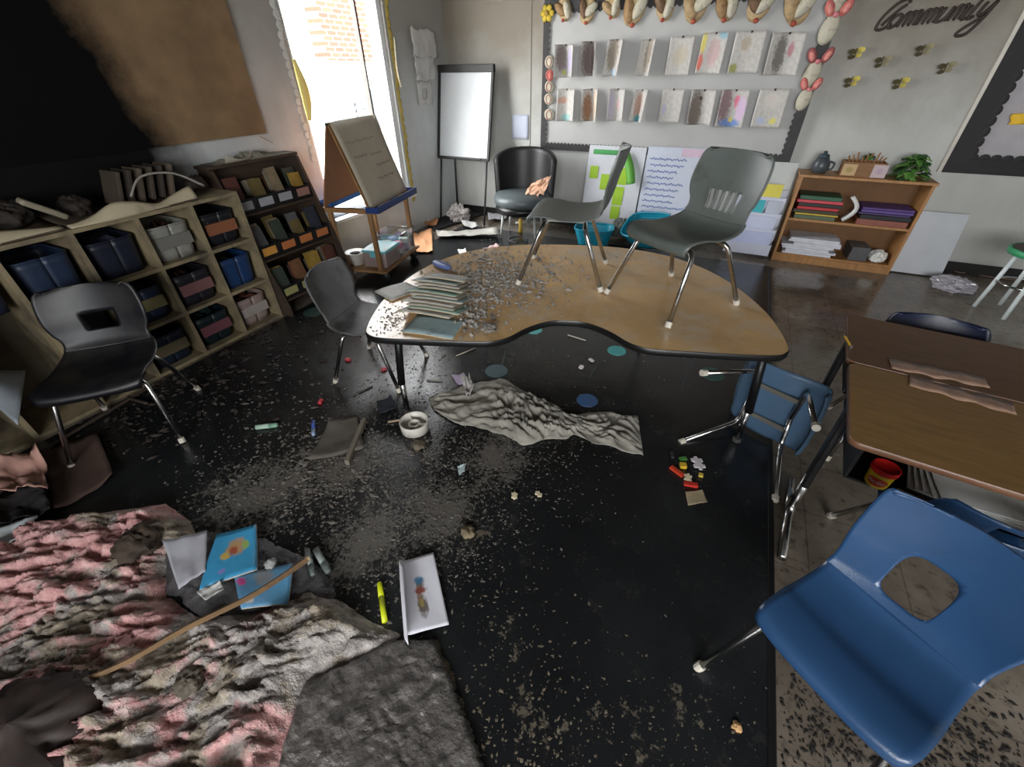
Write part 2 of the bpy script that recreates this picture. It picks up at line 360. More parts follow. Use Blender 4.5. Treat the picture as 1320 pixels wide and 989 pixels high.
chair('school_chair', 'bright blue plastic school chair with a square hole in its back', (.572, .782, 0), radians(233.5), w=.37, d=.31, h=.33, bh=.32, shell=MBLUE, back='hole', fw=.40, fd=.46, tr=.0105)
chair('school_chair', 'ash-covered grey chair tucked under the left end of the table', (-1.70, 1.60, .008), radians(12), shell=MASH, back='plain', fw=.40, fd=.42, h=.35, bh=.30)
chair('school_chair', 'dark scorched navy chair in front of the cubby shelf', (-2.515, .63, .008), radians(-41), w=.42, d=.40, h=.37, bh=.32, shell=pm('scorched_navy_plastic', (12, 13, 20), .45, var=.3, soot=.5), back='handle', hv=(.34, .5), fw=.45, fd=.48)
chair('school_chair', 'dark blue chair with handle slot tucked under the near desk', (.88, 1.31, 0), radians(84), w=.36, d=.32, h=.32, bh=.28, shell=pm('dark_blue_plastic', (30, 62, 98), .35, var=.15, scale=5, soot=.15), back='handle', fw=.40, fd=.42, tr=.0105)
Mx = Matrix(((.907, 0, .42, .285), (-.42, 0, .907, 1.615), (0, -1, 0, .222), (0, 0, 0, 1)))
chair('school_chair', 'slate blue chair tipped over on its side by the table leg', (0, 0, 0), 0, shell=MSLATE, back='plain', M=Mx, fw=.42, fd=.46)
chair('school_chair', 'navy chair pushed in behind the far brown desk', (.95, 2.10, 0), radians(-96), shell=MNAVY, back='plain', h=.30, bh=.30)

# ================================================================== KIDNEY TABLE
TC = Vector((-.472, 1.487, 0)); TA = math.atan2(.342, .94)
tab = thing('kidney_table', 'large tan kidney-shaped table with black edge band strewn with ash', 'table', TC, TA)
half = [(0, .183), (.06, .178), (.12, .150), (.19, .09), (.25, .015), (.30, -.020), (.36, -.036), (.50, -.042), (.72, -.046), (.83, -.040), (.875, -.015), (.90, .03), (.922, .17), (.926, .36), (.885, .62), (.80, .85), (.66, 1.04), (.48, 1.16), (.30, 1.22), (.14, 1.24)]
outl = [(x, y) for x, y in half]+[(0, 1.243)]+[(-x, y) for x, y in reversed(half[1:])]
def closed_cr(P, n):
    o = []; N = len(P)
    for i in range(N):
        a, b, c, d = (P[(i+k) % N] for k in (-1, 0, 1, 2))
        for j in range(n):
            u = j/n; o.append(tuple(.5*(2*b[k]+(c[k]-a[k])*u+(2*a[k]-5*b[k]+4*c[k]-d[k])*u*u+(3*b[k]-a[k]-3*c[k]+d[k])*u**3) for k in (0, 1)))
    return o
outl = closed_cr(outl, 4)
def woodmat(name, rgb, ashc=None, rough=.4, grain=(1, 14, 14), scale=3):
    t = NT(name); co = t.coord(); f = t.noise(co, scale, 5, .6, grain); c = lin(rgb)
    col = t.ramp(f, [(.3, tuple(v*.72 for v in c)), (.7, tuple(v*1.1 for v in c))])
    if ashc:
        g = t.ramp(t.noise(co, 4, 6, .7), [(.48, 0.), (.66, .8)]); col = t.mix(g, col, lin(ashc))
    return t.out(col, rough)
MTAB = woodmat('tan_laminate', (206, 168, 116), (186, 172, 150), .24, (2, 2, 2), 1.2)
MB().prism(outl, TZ-.026, TZ).build('tabletop', MTAB, tab)
mt = MB(); n = len(outl)
band = [(x*1.004, y*1.003+(-.003 if y < .3 else 0)) for x, y in outl]
b0 = len(mt.v)
for (P, z) in ((outl, TZ-.0295), (band, TZ-.027), (band, TZ-.003), (outl, TZ+.0006)):
    for p in P: mt.v.append((p[0], p[1], z))
for k in range(3):
    for i in range(n): j = (i+1) % n; mt.f.append((b0+k*n+i, b0+k*n+j, b0+(k+1)*n+j, b0+(k+1)*n+i))
mt.build('edge_band', pm('black_edge_band', (22, 21, 21), .35), tab, True)
MBLK = pm('black_painted_steel', (24, 24, 26), .4, .3, soot=.1)
for (x, y) in ((-.835, .13), (.875, .065), (-.52, .93), (.52, .93)):
    k = 1 if x > 0 else -1; tx = x*.96
    l = MB().tube([(tx, y+.01, TZ-.03), (x, y, .20)], .019, 12).build('leg', MBLK, tab, True)
    MB().tube([(tx*.15+x*.85, y, .25), (x, y, .012)], .0145, 12).build('leg_insert', MCHR, l, True)
    MB().lathe([(.02, 0), (.02, .012), (.012, .02)], (x, y, .011), 14).build('foot', pm('grey_foot', (70, 68, 66), .6), l)
    MB().box((tx, y+.01, TZ-.032), (.11, .11, .008)).build('mount_plate', MBLK, l)

# ---------------- workbooks fanned out on the left end of the table
wbm = [pm('workbook_cover_%d' % i, c, .55, var=.15, soot=.22, scale=9) for i, c in enumerate(((150, 172, 176), (178, 178, 172), (128, 170, 160), (160, 164, 158), (190, 190, 186)))]
MPG = pm('damp_page_edges', (184, 170, 146), .8, var=.15, stretch=(1, 1, 30))
def workbook(label, c, rz, tilt, w, l, th, mat, zoff):
    t = thing('workbook', label, 'book', (c[0], c[1], TZ+zoff), rz, 'workbooks fanned out on the kidney table')
    t.rotation_euler = (tilt, 0, rz)
    ph = random.uniform(0, 6)*.06
    def fn(dz): return lambda u, v: ((u-.5)*w, (v-.5)*l, dz+.006*sin(u*4+.6+ph)*u)
    m = MB().grid(fn(th), 8, 6); m.build('cover', mat, t, True, solid=.0015)
    MB().grid(fn(th*.5), 8, 6).build('pages', MPG, t, True, solid=th*.9)
for i in range(12):
    q = i/11; p = gz(560-6*sin(i*2.1)+14*q, (412-48*q) if i else 422, TZ)
    lab = ['damp %s workbook, %s from the table front edge in the fanned row' % (('pale blue', 'grey', 'pale green', 'dull grey', 'off-white')[k % 5], ('first', 'second', 'third', 'fourth', 'fifth', 'sixth', 'seventh', 'eighth', 'ninth', 'tenth', 'eleventh', 'twelfth')[k]) for k in range(12)]
    lab[0] = 'blue and white workbook lying first in the fanned row at the table front edge'; lab[11] = 'last pale workbook of the fanned row beside the blue eraser case'
    workbook(lab[i], p, TA+radians(-8+random.uniform(-1, 1)), radians(-16 if i else 0), .25+random.uniform(-.02, .02), .17, 0.006, wbm[i % 5], .0035 if i == 0 else .0255)
p = gz(514, 376, TZ); workbook('flat open pale workbook hanging over the left edge of the table', p, TA+.9, 0, .19, .16, .005, wbm[1], .0035)
p = gz(570, 345, TZ); cs = thing('pencil_case', 'small periwinkle blue case lying in ash behind the workbooks', 'pencil case', (p.x, p.y, TZ), -.35)
MB().grid(lambda u, v: (.085*(cos(2*pi*u))*sin(pi*v)**.5, .032*sin(2*pi*u)*sin(pi*v)**.5, .016-.014*cos(pi*v)), 18, 8).build('case_body', pm('periwinkle_case', (104, 122, 178), .5, soot=.15), cs, True)
MB().box((0, 0, .031), (.12, .004, .003)).build('zip', pm('zip', (70, 76, 96), .5), cs)

# ================================================================== DESKS
MDESK = woodmat('brown_desk_laminate', (128, 98, 58), None, .36, (1.5, 10, 10), 5); MDESK2 = woodmat('dimmed_desk_laminate', (94, 68, 44), None, .42, (1.5, 10, 10), 5)  # far desktop brown is darkened to mimic its weaker reflection
MRIM = pm('brown_desk_edge', (104, 72, 52), .4)
def rrect(w, d, r, n=5):
    o = []
    for cx, cy, a in ((w-r, d-r, 0), (r, d-r, 90), (r, r, 180), (w-r, r, 270)):
        for k in range(n+1): t = radians(a+90*k/n); o.append((cx+r*cos(t), cy+r*sin(t)))
    return o
DZ = .62
def desk(label, loc, rz, mat, box=True, dep=.49, ff=0.):
    t = thing('school_desk', label, 'desk', loc, rz)
    P = rrect(.64, dep, .03)
    MB().prism(P, DZ-.018, DZ).build('desktop', mat, t)
    m = MB(); n = len(P); Q = [((x-.32)*1.006+.32, (y-dep/2)*1.008+dep/2) for x, y in P]
    for (R, z) in ((P, DZ-.020), (Q, DZ-.018), (Q, DZ-.002), (P, DZ+.0006)):
        for p in R: m.v.append((p[0], p[1], z))
    for k in range(3):
        for i in range(n): j = (i+1) % n; m.f.append((k*n+i, k*n+j, (k+1)*n+j, (k+1)*n+i))
    m.build('edge_band', MRIM, t, True)
    bb = MB().box((.32, dep-.035, DZ-.085), (.56, .008, .13)).box((.045, dep/2-.01, DZ-.085), (.008, dep-.06, .13)).box((.595, dep/2-.01, DZ-.085), (.008, dep-.06, .13)).box((.32, dep/2-.01, DZ-.15), (.558, dep-.06, .008))
    bb.build('book_box', MBLK, t)
    for x in (.02, .62):
        l = MB().bar((x, .245, DZ-.02), (x, .245, .19), .05, .024, (1, 0, 0)).build('leg_sleeve', MBLK, t, bevel=.006)
        MB().tube([(x, .245, .24), (x, .245, .03), (x, ff, .018)], .0165, 12, .06).build('leg_insert', MCHR, l, True)
        MB().tube([(x, .23, .02), (x, .44, .018)], .0165, 12).build('rear_foot', MCHR, l, True)
    return t
dka = radians(-6.5)
D0 = gz(1096, 568, DZ); desk('near brown school desk with a modelling clay pot in its book box', (D0.x, D0.y, 0), dka, MDESK)
D1 = Vector((D0.x, D0.y, 0)) + Matrix.Rotation(dka, 3, 'Z') @ Vector((-.005, .50, 0)); desk('far brown school desk, top darkened for its weaker reflection, with a yellow pencil on its corner', D1, dka, MDESK2, dep=.44, ff=.185)
MTAPE = pm('brownish_packing_tape', (150, 122, 104), .25, var=.25, scale=25, soot=.12, sootc=(.15, .11, .09))
def strip(name, label, a, b, wd, z, mat):
    A, B = gz(*a, z), gz(*b, z); dr = (B-A).normalized(); pr = Vector((-dr.y, dr.x, 0))
    o = MB().grid(lambda u, v: A+(B-A)*u+pr*((v-.5)*wd*(1+.12*sin(u*17)))+Vector((0, 0, .002+.0015*sin(u*23+v*3))), 30, 3).build(name, mat, None, True, solid=.0012); return tag(o, label, 'tape')
strip('tape_strip', 'strip of brownish packing tape on the far desk edge', (1147, 469), (1272, 494), .075, DZ, MTAPE)
strip('tape_strip', 'longer strip of brownish packing tape stuck on the near desk', (1172, 491), (1308, 528), .075, DZ, MTAPE)
p = gz(1092, 441, DZ); pc = thing('pencil', 'short yellow pencil lying on the far desk', 'pencil', (p.x, p.y, DZ+.005), radians(98))
MB().tube([(-.04, 0, 0), (.035, 0, 0)], .0042, 6).build('shaft', pm('pencil_yellow', (236, 190, 50), .4), pc); MB().tube([(.035, 0, 0), (.05, 0, 0)], .0042, 6, 0, .0008).build('tip', pm('pencil_wood', (214, 176, 130), .6), pc); MB().tube([(-.05, 0, 0), (-.04, 0, 0)], .0044, 8).build('ferrule', MCHR, pc)
# modelling clay pot
pp = gz(1134, 612, DZ-.14); pot = thing('clay_pot', 'yellow modelling clay pot with a red lid in the desk book box', 'pot', (D0.x+.125, D0.y+.022, DZ-.146), radians(-112)); pot.scale = (.9, .9, .9)
MB().lathe([(.031, 0), (.0335, .006), (.037, .058), (.037, .062)], n=28).build('pot_body', pm('pot_yellow', (238, 205, 40), .45, var=.05), pot, True)
MB().lathe([(.0385, .060), (.0405, .062), (.0405, .078), (.036, .080), (.034, .074), (.0, .074)], n=28).build('lid', pm('pot_red_lid', (214, 34, 34), .4, var=.05), pot, True)
MB().grid(lambda u, v: ((.0362+.001)*cos((u-.5)*1.7), (.0362+.001)*sin((u-.5)*1.7), .030+.017*(v-.5)*2*math.sqrt(max(0, 1-(2*u-1)**2))), 16, 4).build('label_patch', pm('pot_label_red', (206, 60, 40), .5, var=.04), pot, True)
def text_mesh(s, size, shear=0., ext=.0006):
    c = bpy.data.curves.new('t', 'FONT'); c.body = s; c.size = size; c.shear = shear; c.extrude = ext; c.align_x = 'CENTER'; c.align_y = 'CENTER'; c.resolution_u = 3
    o = bpy.data.objects.new('t', c); COL.objects.link(o); dg = bpy.context.evaluated_depsgraph_get(); dg.update()
    me = bpy.data.meshes.new_from_object(o.evaluated_get(dg)); bpy.data.objects.remove(o); return me
me = text_mesh('Play-Doh', .0145)
for v in me.vertices:
    a = v.co.x/.0378; r = .0378+v.co.z; v.co = Vector((r*cos(a), r*sin(a), .030+v.co.y))
me.materials.append(pm('pot_lettering', (245, 240, 225), .5, var=.02)); to = bpy.data.objects.new('lettering', me); COL.objects.link(to); to.parent = pot
MPAP = pm('white_paper', (226, 226, 222), .8, var=.06, soot=.05)
def sheet(name, label, pts, z0, mat, cat='paper', amp=.006, sd=0., group=None, thick=.0012, n=12, fold=None):
    """four corner pixels (tl, tr, br, bl) laid on height z0, with curl"""
    a, b, c, d = (gz(*q, z0) for q in pts)
    def fn(u, v):
        P = (a*(1-u)+b*u)*(1-v)+(d*(1-u)+c*u)*v
        k = amp*(1+nz(u*1.7+sd, v*1.7, sd, 2)*1.6)*(.35+((2*u-1)**2+(2*v-1)**2)*.6)
        if fold: P = P+fold(u, v)
        if amp >= .02: k = k*.55+amp*1.1*abs(nz(u*2.6+sd, v*2.6-sd, sd*2, 3))
        return P+Vector((0, 0, max(k, .001)+.001))
    o = MB().grid(lambda u, v: fn(u, v), n, n).build(name, mat, None, True, solid=thick); return tag(o, label, cat, group)
Rd = Matrix.Rotation(dka, 3, 'Z')
def inbox(x, y, z): return Vector((D0.x, D0.y, 0))+Rd @ Vector((x, y, z))
for i in range(5):
    c = inbox(.36+.012*i, .150+.006*(i % 3), DZ-.1435+.0045*i); o = MB().box((0, 0, 0), (.30, .21, .004)).build('paper_stack', MPAP, None)
    o.location = c; o.rotation_euler = (0, 0, dka+radians(-6+3*i)); tag(o, '%s white paper of the pile in the near desk book box' % ('lowest', 'second lowest', 'middle', 'second highest', 'topmost')[i], 'paper', 'papers in the desk book box')
o = MB().tube([(0, 0, 0), (.13, 0, 0)], .004, 6).build('paintbrush', pm('brush_wood', (190, 160, 110), .5)); o.location = inbox(.172, .03, DZ-.139); o.rotation_euler = (0, 0, radians(-16)); tag(o, 'thin tan paintbrush beside the modelling clay pot', 'paintbrush')
# ================================================================== STOOL at the right wall
st = thing('stool', 'round stool with green rimmed seat and white metal legs', 'stool', (2.06, 4.22, 0), .55)
MB().lathe([(.165, .42), (.185, .425), (.19, .46), (.178, .468), (.172, .462), (.0, .458)], n=32).build('green_rim', pm('green_rim', (62, 160, 110), .4), st, True)
MB().lathe([(.168, .456), (.168, .466), (.0, .468)], n=32).build('seat_pad', pm('brown_seat_pad', (84, 74, 66), .6, soot=.2), st)
for k in range(4):
    a = pi/4+k*pi/2; MB().tube([(cos(a)*.12, sin(a)*.12, .425), (cos(a)*.155, sin(a)*.155, .0)], .014, 8).build('leg', pm('white_steel', (214, 222, 222), .35, var=.05), st, True)
MB().tube([(cos(2*pi*k/24)*.137, sin(2*pi*k/24)*.137, .22) for k in range(25)], .008, 6).build('foot_ring', MCHR, st, True)

# ================================================================== BACK WALL: bulletin board
Y0 = YB
MFELT = pm('grey_bulletin_paper', (188, 188, 186), .8, var=.07, scale=2, soot=0)
bx0, bx1, bz0, bz1 = -2.085, .395, .80, 2.06
bb = thing('bulletin_board', 'long grey bulletin board with black scalloped border on the back wall', 'bulletin board', ((bx0+bx1)/2, Y0-.002, bz0))
bw_, bh_ = bx1-bx0, bz1-bz0
MB().box((0, -.009, bh_/2), (bw_, .018, bh_)).build('panel', MFELT, bb)
MFR = pm('black_frame', (38, 37, 36), .5, soot=.1)
for (x, z, w_, h_) in ((0, .025, bw_, .05), (0, bh_-.04, bw_, .08), (-bw_/2+.025, bh_/2-.015, .05, bh_-.13), (bw_/2-.04, bh_/2-.015, .08, bh_-.13)):
    MB().box((x, -.018, z), (w_, .03, h_)).build('frame_rail', MFR, bb, bevel=.004)
def scallop(n, L, depth, amp):
    P = [(0, 0)]+[(L*i/(n*6), depth+amp*abs(sin(pi*i/6))) for i in range(n*6+1)]+[(L, 0)]; return P
MSC = pm('scalloped_border', (50, 48, 48), .6, var=.3, scale=14)
def border(axis, flip, n, L, depth, at_):
    P = scallop(n, L, depth, .018); m = MB(); k = len(P)
    for y in (-.0205, -.0235):
        for (a, b) in P:
            b = -b if flip else b
            m.v.append((at_[0]+a, y-.013, at_[1]+b) if axis == 'x' else (at_[0]+b, y-.0165, at_[1]+a))
    for i in range(1, k-2):
        pass
    m.f.append(tuple(range(k))); m.f.append(tuple(range(2*k-1, k-1, -1)))
    for i in range(k): j = (i+1) % k; m.f.append((i, j, k+j, k+i))
    m.build('scalloped_border', MSC, bb)
border('x', False, 60, bw_-.06, .055, (-bw_/2+.03, .0)); border('x', True, 48, bw_-.06, .10, (-bw_/2+.03, bh_))
border('z', False, 26, bh_-.06, .055, (-bw_/2, .03)); border('z', True, 26, bh_-.06, .075, (bw_/2, .03))

# drawings: two rows of eight curled sheets
MPIN = pm('pin_metal', (70, 64, 60), .4, .5)
cols = [(206, 150, 190), (150, 190, 196), (236, 214, 90), (226, 130, 110), (120, 150, 208), (150, 130, 110), (190, 210, 140), (222, 90, 110)]
row1 = [(730, 57, 100, .17, .9), (762, 53, 98, .12, 1.0), (796, 50, 98, .15, -.8), (838, 50, 98, .13, -.7), (881, 46, 97, .21, .12), (924, 41, 95, .21, -.25), (970, 39, 94, .24, .15), (1019, 41, 97, .25, .45)]
row2 = [(731, 114, 156, .18, .5), (763, 114, 156, .14, .8), (797, 114, 156, .15, .5), (829, 115, 157, .13, -.9), (869, 114, 158, .2, .1), (909, 115, 161, .21, .5), (950, 115, 164, .23, .4), (1000, 114, 165, .24, .1)]
lookt = ['folded and smoke-greyed', 'tightly curled grey', 'half folded grey', 'narrow folded tan', 'mostly flat smoke-yellowed', 'with yellow and coral stripe', 'with olive patch at the bottom', 'crumpled with dark smudge', 'with teal patch', 'rolled brown and white', 'pale pink and white', 'tightly rolled dark', 'plain white', 'half brown half white', 'pink and blue', 'white with small red heart']
spec = {4: [(.5, .5, .35, .3, (206, 196, 176))], 5: [(.1, .75, .12, .3, (236, 220, 110)), (.1, .3, .12, .25, (230, 120, 100)), (.55, .5, .3, .4, (206, 176, 176)), (.8, .92, .2, .1, (150, 190, 206))], 6: [(.15, .12, .16, .14, (160, 160, 84)), (.4, .7, .2, .2, (190, 176, 156))], 7: [(.35, .5, .2, .55, (120, 116, 108)), (.65, .6, .1, .2, (190, 130, 140))],
        0: [(.3, .6, .3, .5, (130, 116, 112)), (.4, .15, .1, .1, (190, 200, 90)), (.75, .5, .2, .5, (206, 196, 226))], 1: [(.5, .5, .6, .7, (128, 112, 108))], 2: [(.4, .6, .4, .6, (140, 128, 112)), (.6, .1, .2, .14, (180, 206, 226))], 3: [(.6, .6, .3, .6, (150, 138, 122))],
        8: [(.5, .12, .3, .14, (150, 200, 196)), (.3, .65, .3, .12, (206, 160, 140))], 9: [(.3, .4, .3, .55, (150, 104, 70)), (.8, .5, .18, .6, (240, 214, 190))], 10: [(.6, .5, .15, .2, (226, 190, 190)), (.2, .5, .2, .5, (206, 196, 216))], 11: [(.4, .5, .3, .5, (176, 140, 124)), (.5, .1, .3, .14, (80, 150, 160))],
        12: [(.2, .4, .1, .2, (196, 190, 216))], 13: [(.25, .4, .3, .7, (126, 112, 102)), (.4, .75, .08, .08, (90, 70, 60))], 14: [(.2, .6, .25, .6, (150, 120, 124)), (.5, .12, .45, .14, (110, 150, 216)), (.5, .2, .1, .08, (240, 214, 100)), (.6, .7, .12, .2, (226, 110, 140)), (.8, .5, .2, .4, (226, 196, 226))], 15: [(.5, .75, .1, .07, (222, 90, 100)), (.7, .18, .14, .1, (230, 222, 110)), (.3, .18, .2, .12, (190, 200, 222)), (.5, .7, .3, .22, (220, 214, 206))]}
for ri, row in enumerate((row1, row2)):
    for ci, (cx, t_, b_, w_, curl) in enumerate(row):
        idx = ri*8+ci; T = gy(cx, t_, Y0-.05); Bt = gy(cx, b_, Y0-.05); hh = T.z-Bt.z
        th = thing('pinned_drawing', 'childs drawing %s, pinned in the %s board row' % (lookt[idx], ('upper', 'lower')[ri]), 'drawing', (T.x, Y0-.04, Bt.z), 0, 'childrens drawings on the bulletin board')
        W_ = max(w_, .2)
        def fn(u, v, curl=curl, w_=w_, W_=W_, hh=hh):
            k = u-.5; c = abs(curl)
            x = k*W_*(w_/W_); y = -.006-c*.09*(abs(k)*2)**1.6*((1-v)*.55+.45) - .012*(1-v)
            if curl < 0: y -= .06*c*max(0, k)*2
            else: y -= .06*c*max(0, -k)*2
            return (x+(1-v)*curl*.02, y, v*hh*(1-.03*abs(k)))
        MB().grid(fn, 14, 12).build('sheet', printmat('drawing_%d' % idx, (214, 210, 204), spec[idx], dirt=.2), th, True, solid=.001)
        MB().lathe([(.004, 0), (.009, .004), (.009, .008), (.0, .011)], (0, -.004, hh*.97), 10, mrot(pi/2)).build('pin', MPIN, th)
# paper-plate decorations along the top, bunnies up the right side, small plates at left
MPL = pm('tan_paper_plate', (196, 170, 128), .7, var=.2, scale=12, soot=.18, sootc=(.16, .12, .08)); MPL2 = pm('cream_paper', (206, 200, 180), .7, var=.1, scale=14, soot=.1, sootc=(.2, .17, .12))
MPK = pm('coral_paper', (216, 120, 112), .7, var=.12); MPKd = pm('dusty_rose_paper', (170, 96, 96), .7, var=.12)
def ell(m, c, rx, rz, rot=0., y=-.0, bulge=.02, n=18):
    """domed oval disc facing -Y"""
    def fn(u, v):
        a = 2*pi*u; r = v; x = rx*r*cos(a); z = rz*r*sin(a); return (c[0]+x*cos(rot)-z*sin(rot), y-bulge*(1-r*r), c[1]+x*sin(rot)+z*cos(rot))
    m.grid(fn, n, 4); return m
for i, (x, y, s, rt) in enumerate(((727, 12, .07, .4), (757, 14, .075, -.3), (789, 8, .07, .5), (818, 12, .095, -.5), (857, 8, .08, .3), (898, 6, .095, -.2), (938, 6, .085, .2), (980, 5, .09, -.35), (1030, 6, .1, .2))):
    P = gy(x, y, Y0-.06); th = thing('paper_owl', 'scorched tan paper-plate animal hanging %s' % ('beside the yellow paper flower', 'above the folded smoke-greyed drawing', 'above the tightly curled grey drawing', 'above the half folded grey drawing', 'above the narrow folded tan drawing', 'above the smoke-yellowed flat drawing', 'above the yellow and coral striped drawing', 'above the olive-patched drawing', 'beside the topmost paper bunny')[i], 'decoration', (P.x, Y0-.045, P.z), 0, 'paper-plate animals along the board top')
    ell(MB(), (0, 0), s*.95, s*1.3, rt).build('body', MPL, th, True, solid=.0015)
    ell(MB(), (-s*.5, s*.25*sin(i*2)), s*.5, s*1.0, rt+.5+.4*sin(i*3), -.02, .03).build('wing', pm('brown_wing_%d' % (i % 3), ((166, 132, 92), (120, 92, 68), (184, 156, 116))[i % 3], .7, var=.2, soot=.15), th, True, solid=.0015)
    ell(MB(), (s*.45, -s*.1*cos(i*3)), s*.5, s*1.0, rt-.5+.4*cos(i*2), -.02, .03).build('wing', MPL2, th, True, solid=.0015)
    ell(MB(), (0, -s*1.15), s*.22, s*.2, 0, -.03, .01).build('beak', pm('red_beak', (176, 84, 64), .7), th, True, solid=.0015)
bun = [(1079, 2, .10, True), (1068, 38, .10, False), (1046, 96, .10, False), (1036, 128, .085, False)]
for i, (x, y, s, top) in enumerate(bun):
    P = gy(x, y, Y0-.06); rt = -.15
    th = thing('paper_bunny', 'cream oval paper bunny with %s ears beside the bulletin board, %s of the column' % (('coral', 'coral', 'dusty rose', 'rose pink')[i], ('topmost', 'second', 'third', 'lowest')[i]), 'decoration', (P.x, Y0-(.045, .08, .055, .09)[i], P.z), 0, 'paper bunnies on the board frame')
    ell(MB(), (0, 0), s*.62, s*1.0, rt).build('face', MPL2, th, True, solid=.0015)
    em = MPK if i != 2 else MPKd
    for sx in (-1, 1):
        e = ell(MB(), (sx*s*.55+s*.15, s*1.25), s*.32, s*.55, -sx*.45, -.01, .012).build('ear', em, th, True, solid=.0015)
        ell(MB(), (sx*s*.55+s*.15, s*1.2), s*.18, s*.36, -sx*.45, -.024, .006).build('inner_ear', pm('pale_coral', (232, 150, 140), .7), e, True, solid=.001)
    ell(MB(), (s*.15, s*.85), s*.2, s*.18, 0, -.03, .015).build('bow', pm('pink_bow', (232, 140, 150), .6), th, True, solid=.0015)
for i, (x, y, s, c) in enumerate(((708, 80, .05, 1), (709, 97, .045, 2), (708, 112, .05, 1), (708, 128, .05, 1), (708, 148, .055, 1))):
    P = gy(x, y, Y0-.05); th = thing('paper_rosette', 'small %s paper rosette on the board frame, %s below the yellow paper flower' % (('cream', 'coral')[c-1], ('first', 'second', 'third', 'fourth', 'fifth')[i]), 'decoration', (P.x, Y0-.045-.014*(i % 2), P.z), 0, 'paper rosettes on the left board frame')
    ell(MB(), (0, 0), s, s*1.1, .3*i).build('disc', MPL2 if c == 1 else MPK, th, True, solid=.0015)
    MB().tube([(cos(k*.5)*s*.55, -.022, sin(k*.5)*s*.75) for k in range(14)], .004, 6).build('rim', pm('rosette_rim', (176, 120, 110), .6), th, True)
P = gy(705, 17, Y0-.06); fw = thing('paper_flower', 'yellow paper flower at the upper corner of the bulletin board', 'decoration', (P.x, Y0-.05, P.z))
for k in range(6): a = k*pi/3; ell(MB(), (cos(a)*.042, sin(a)*.042), .03, .026, a, -.005*k/6, .012, 12).build('petal', pm('yellow_paper', (206, 180, 62), .7), fw, True, solid=.0015)
ell(MB(), (0, 0), .022, .022, 0, -.018, .012, 12).build('centre', pm('ochre_paper', (170, 140, 60), .7), fw, True, solid=.0015)
# metal butterflies
MBY = pm('yellow_brass', (206, 190, 92), .4, .3); MBK = pm('dark_brass', (98, 90, 66), .5, .3)
for i, (x, y, k) in enumerate(((1103, 69, 1), (1137, 80, 0), (1190, 65, 0), (1219, 88, 0), (1097, 106, 1), (1160, 108, 1))):
    P = gy(x, y, Y0-.02); th = thing('butterfly', ('pale yellow butterfly ornament on the bare back wall', 'dull brass butterfly ornament on the bare back wall')[1-k], 'ornament', (P.x, Y0-.004, P.z), 0, ('pale yellow butterflies on the wall', 'dull brass butterflies on the wall')[1-k])
    for sx in (-1, 1):
        m = MB()
        for (cx, cz, rx, rz_) in ((.028, .018, .026, .018), (.022, -.016, .02, .015)):
            def fn(u, v, cx=cx, cz=cz, rx=rx, rz_=rz_, sx=sx):
                a = 2*pi*u; xx = cx+rx*v*cos(a); zz = cz+rz_*v*sin(a); return (sx*xx, -.006-xx*(.9 if sx < 0 else .5), zz+sx*.006)
            m.grid(fn, 12, 2)
        m.build('wing', (MBY if sx > 0 else MBK) if k else (MBK if sx < 0 else pm('grey_brass', (150, 142, 110), .5, .3)), th, False, solid=.001)
    MB().tube([(0, -.008, -.03), (0, -.008, .035)], .004, 6).build('body', MBK, th, True)
# wall lettering in script
WL = thing('wall_lettering', 'dark brown cursive wall word above the butterflies', 'sign', (.66, Y0-.003, 1.735))
def strokes():
    """cursive 'Community' on a baseline, unit x-height .075"""
    S = []; h = .075; sl = .35
    def P(L): S.append([Vector((x+z*sl, -.014, z)) for x, z in L])
    P([(.085, .125), (.06, .15), (.02, .13), (-.005, .07), (.0, .01), (.03, -.005), (.07, .02)])
    P([(.02, .02), (.05, .09), (.075, .12)])
    x = .075; loop = [(x+.022*cos(t), .035+.035*sin(t)) for t in [k*.45 for k in range(15)]]; P(loop); x += .02
    def humps(n, x, w):
        L = [(x, 0)]
        for k in range(n): L += [(x+.002, h*.8), (x+w*.5, h), (x+w*.9, h*.75), (x+w, 0)]; x += w
        P(L); return x
    x = humps(3, x+.012, .026); x = humps(3, x+.014, .026)
    P([(x+.01, h), (x+.008, .012), (x+.024, 0), (x+.044, .02), (x+.046, h), (x+.048, 0)]); x += .05
    x = humps(2, x+.014, .026)
    P([(x+.012, h*.9), (x+.012, 0), (x+.026, .004)]); P([(x+.014, h*1.35), (x+.016, h*1.45)]); x += .03
    P([(x+.008, h*2.1), (x+.006, .005), (x+.03, .008)]); P([(x-.012, h*1.35), (x+.05, h*1.4)]); x += .035
    P([(x+.006, h), (x+.006, .02), (x+.026, .012), (x+.046, h)]); P([(x+.048, h), (x+.046, -.02), (x+.03, -.085), (x-.01, -.09), (x-.012, -.06), (x+.05, .01)])
    return S
def smooth(P, n=4):
    o = []
    for i in range((len(P)-1)*n+1): o.append(Vector(cr([tuple(p) for p in P], i/((len(P)-1)*n))))
    return o
MSG = pm('charred_brown_wood', (58, 46, 40), .6, var=.3, scale=30)
k_ = .62/.5
for s in strokes():
    q = smooth([Vector((p.x*k_, p.y, p.z*1.05+p.x*.10)) for p in s]); MB().tube(q, .0095, 8).build('letter_stroke', MSG, WL, True)
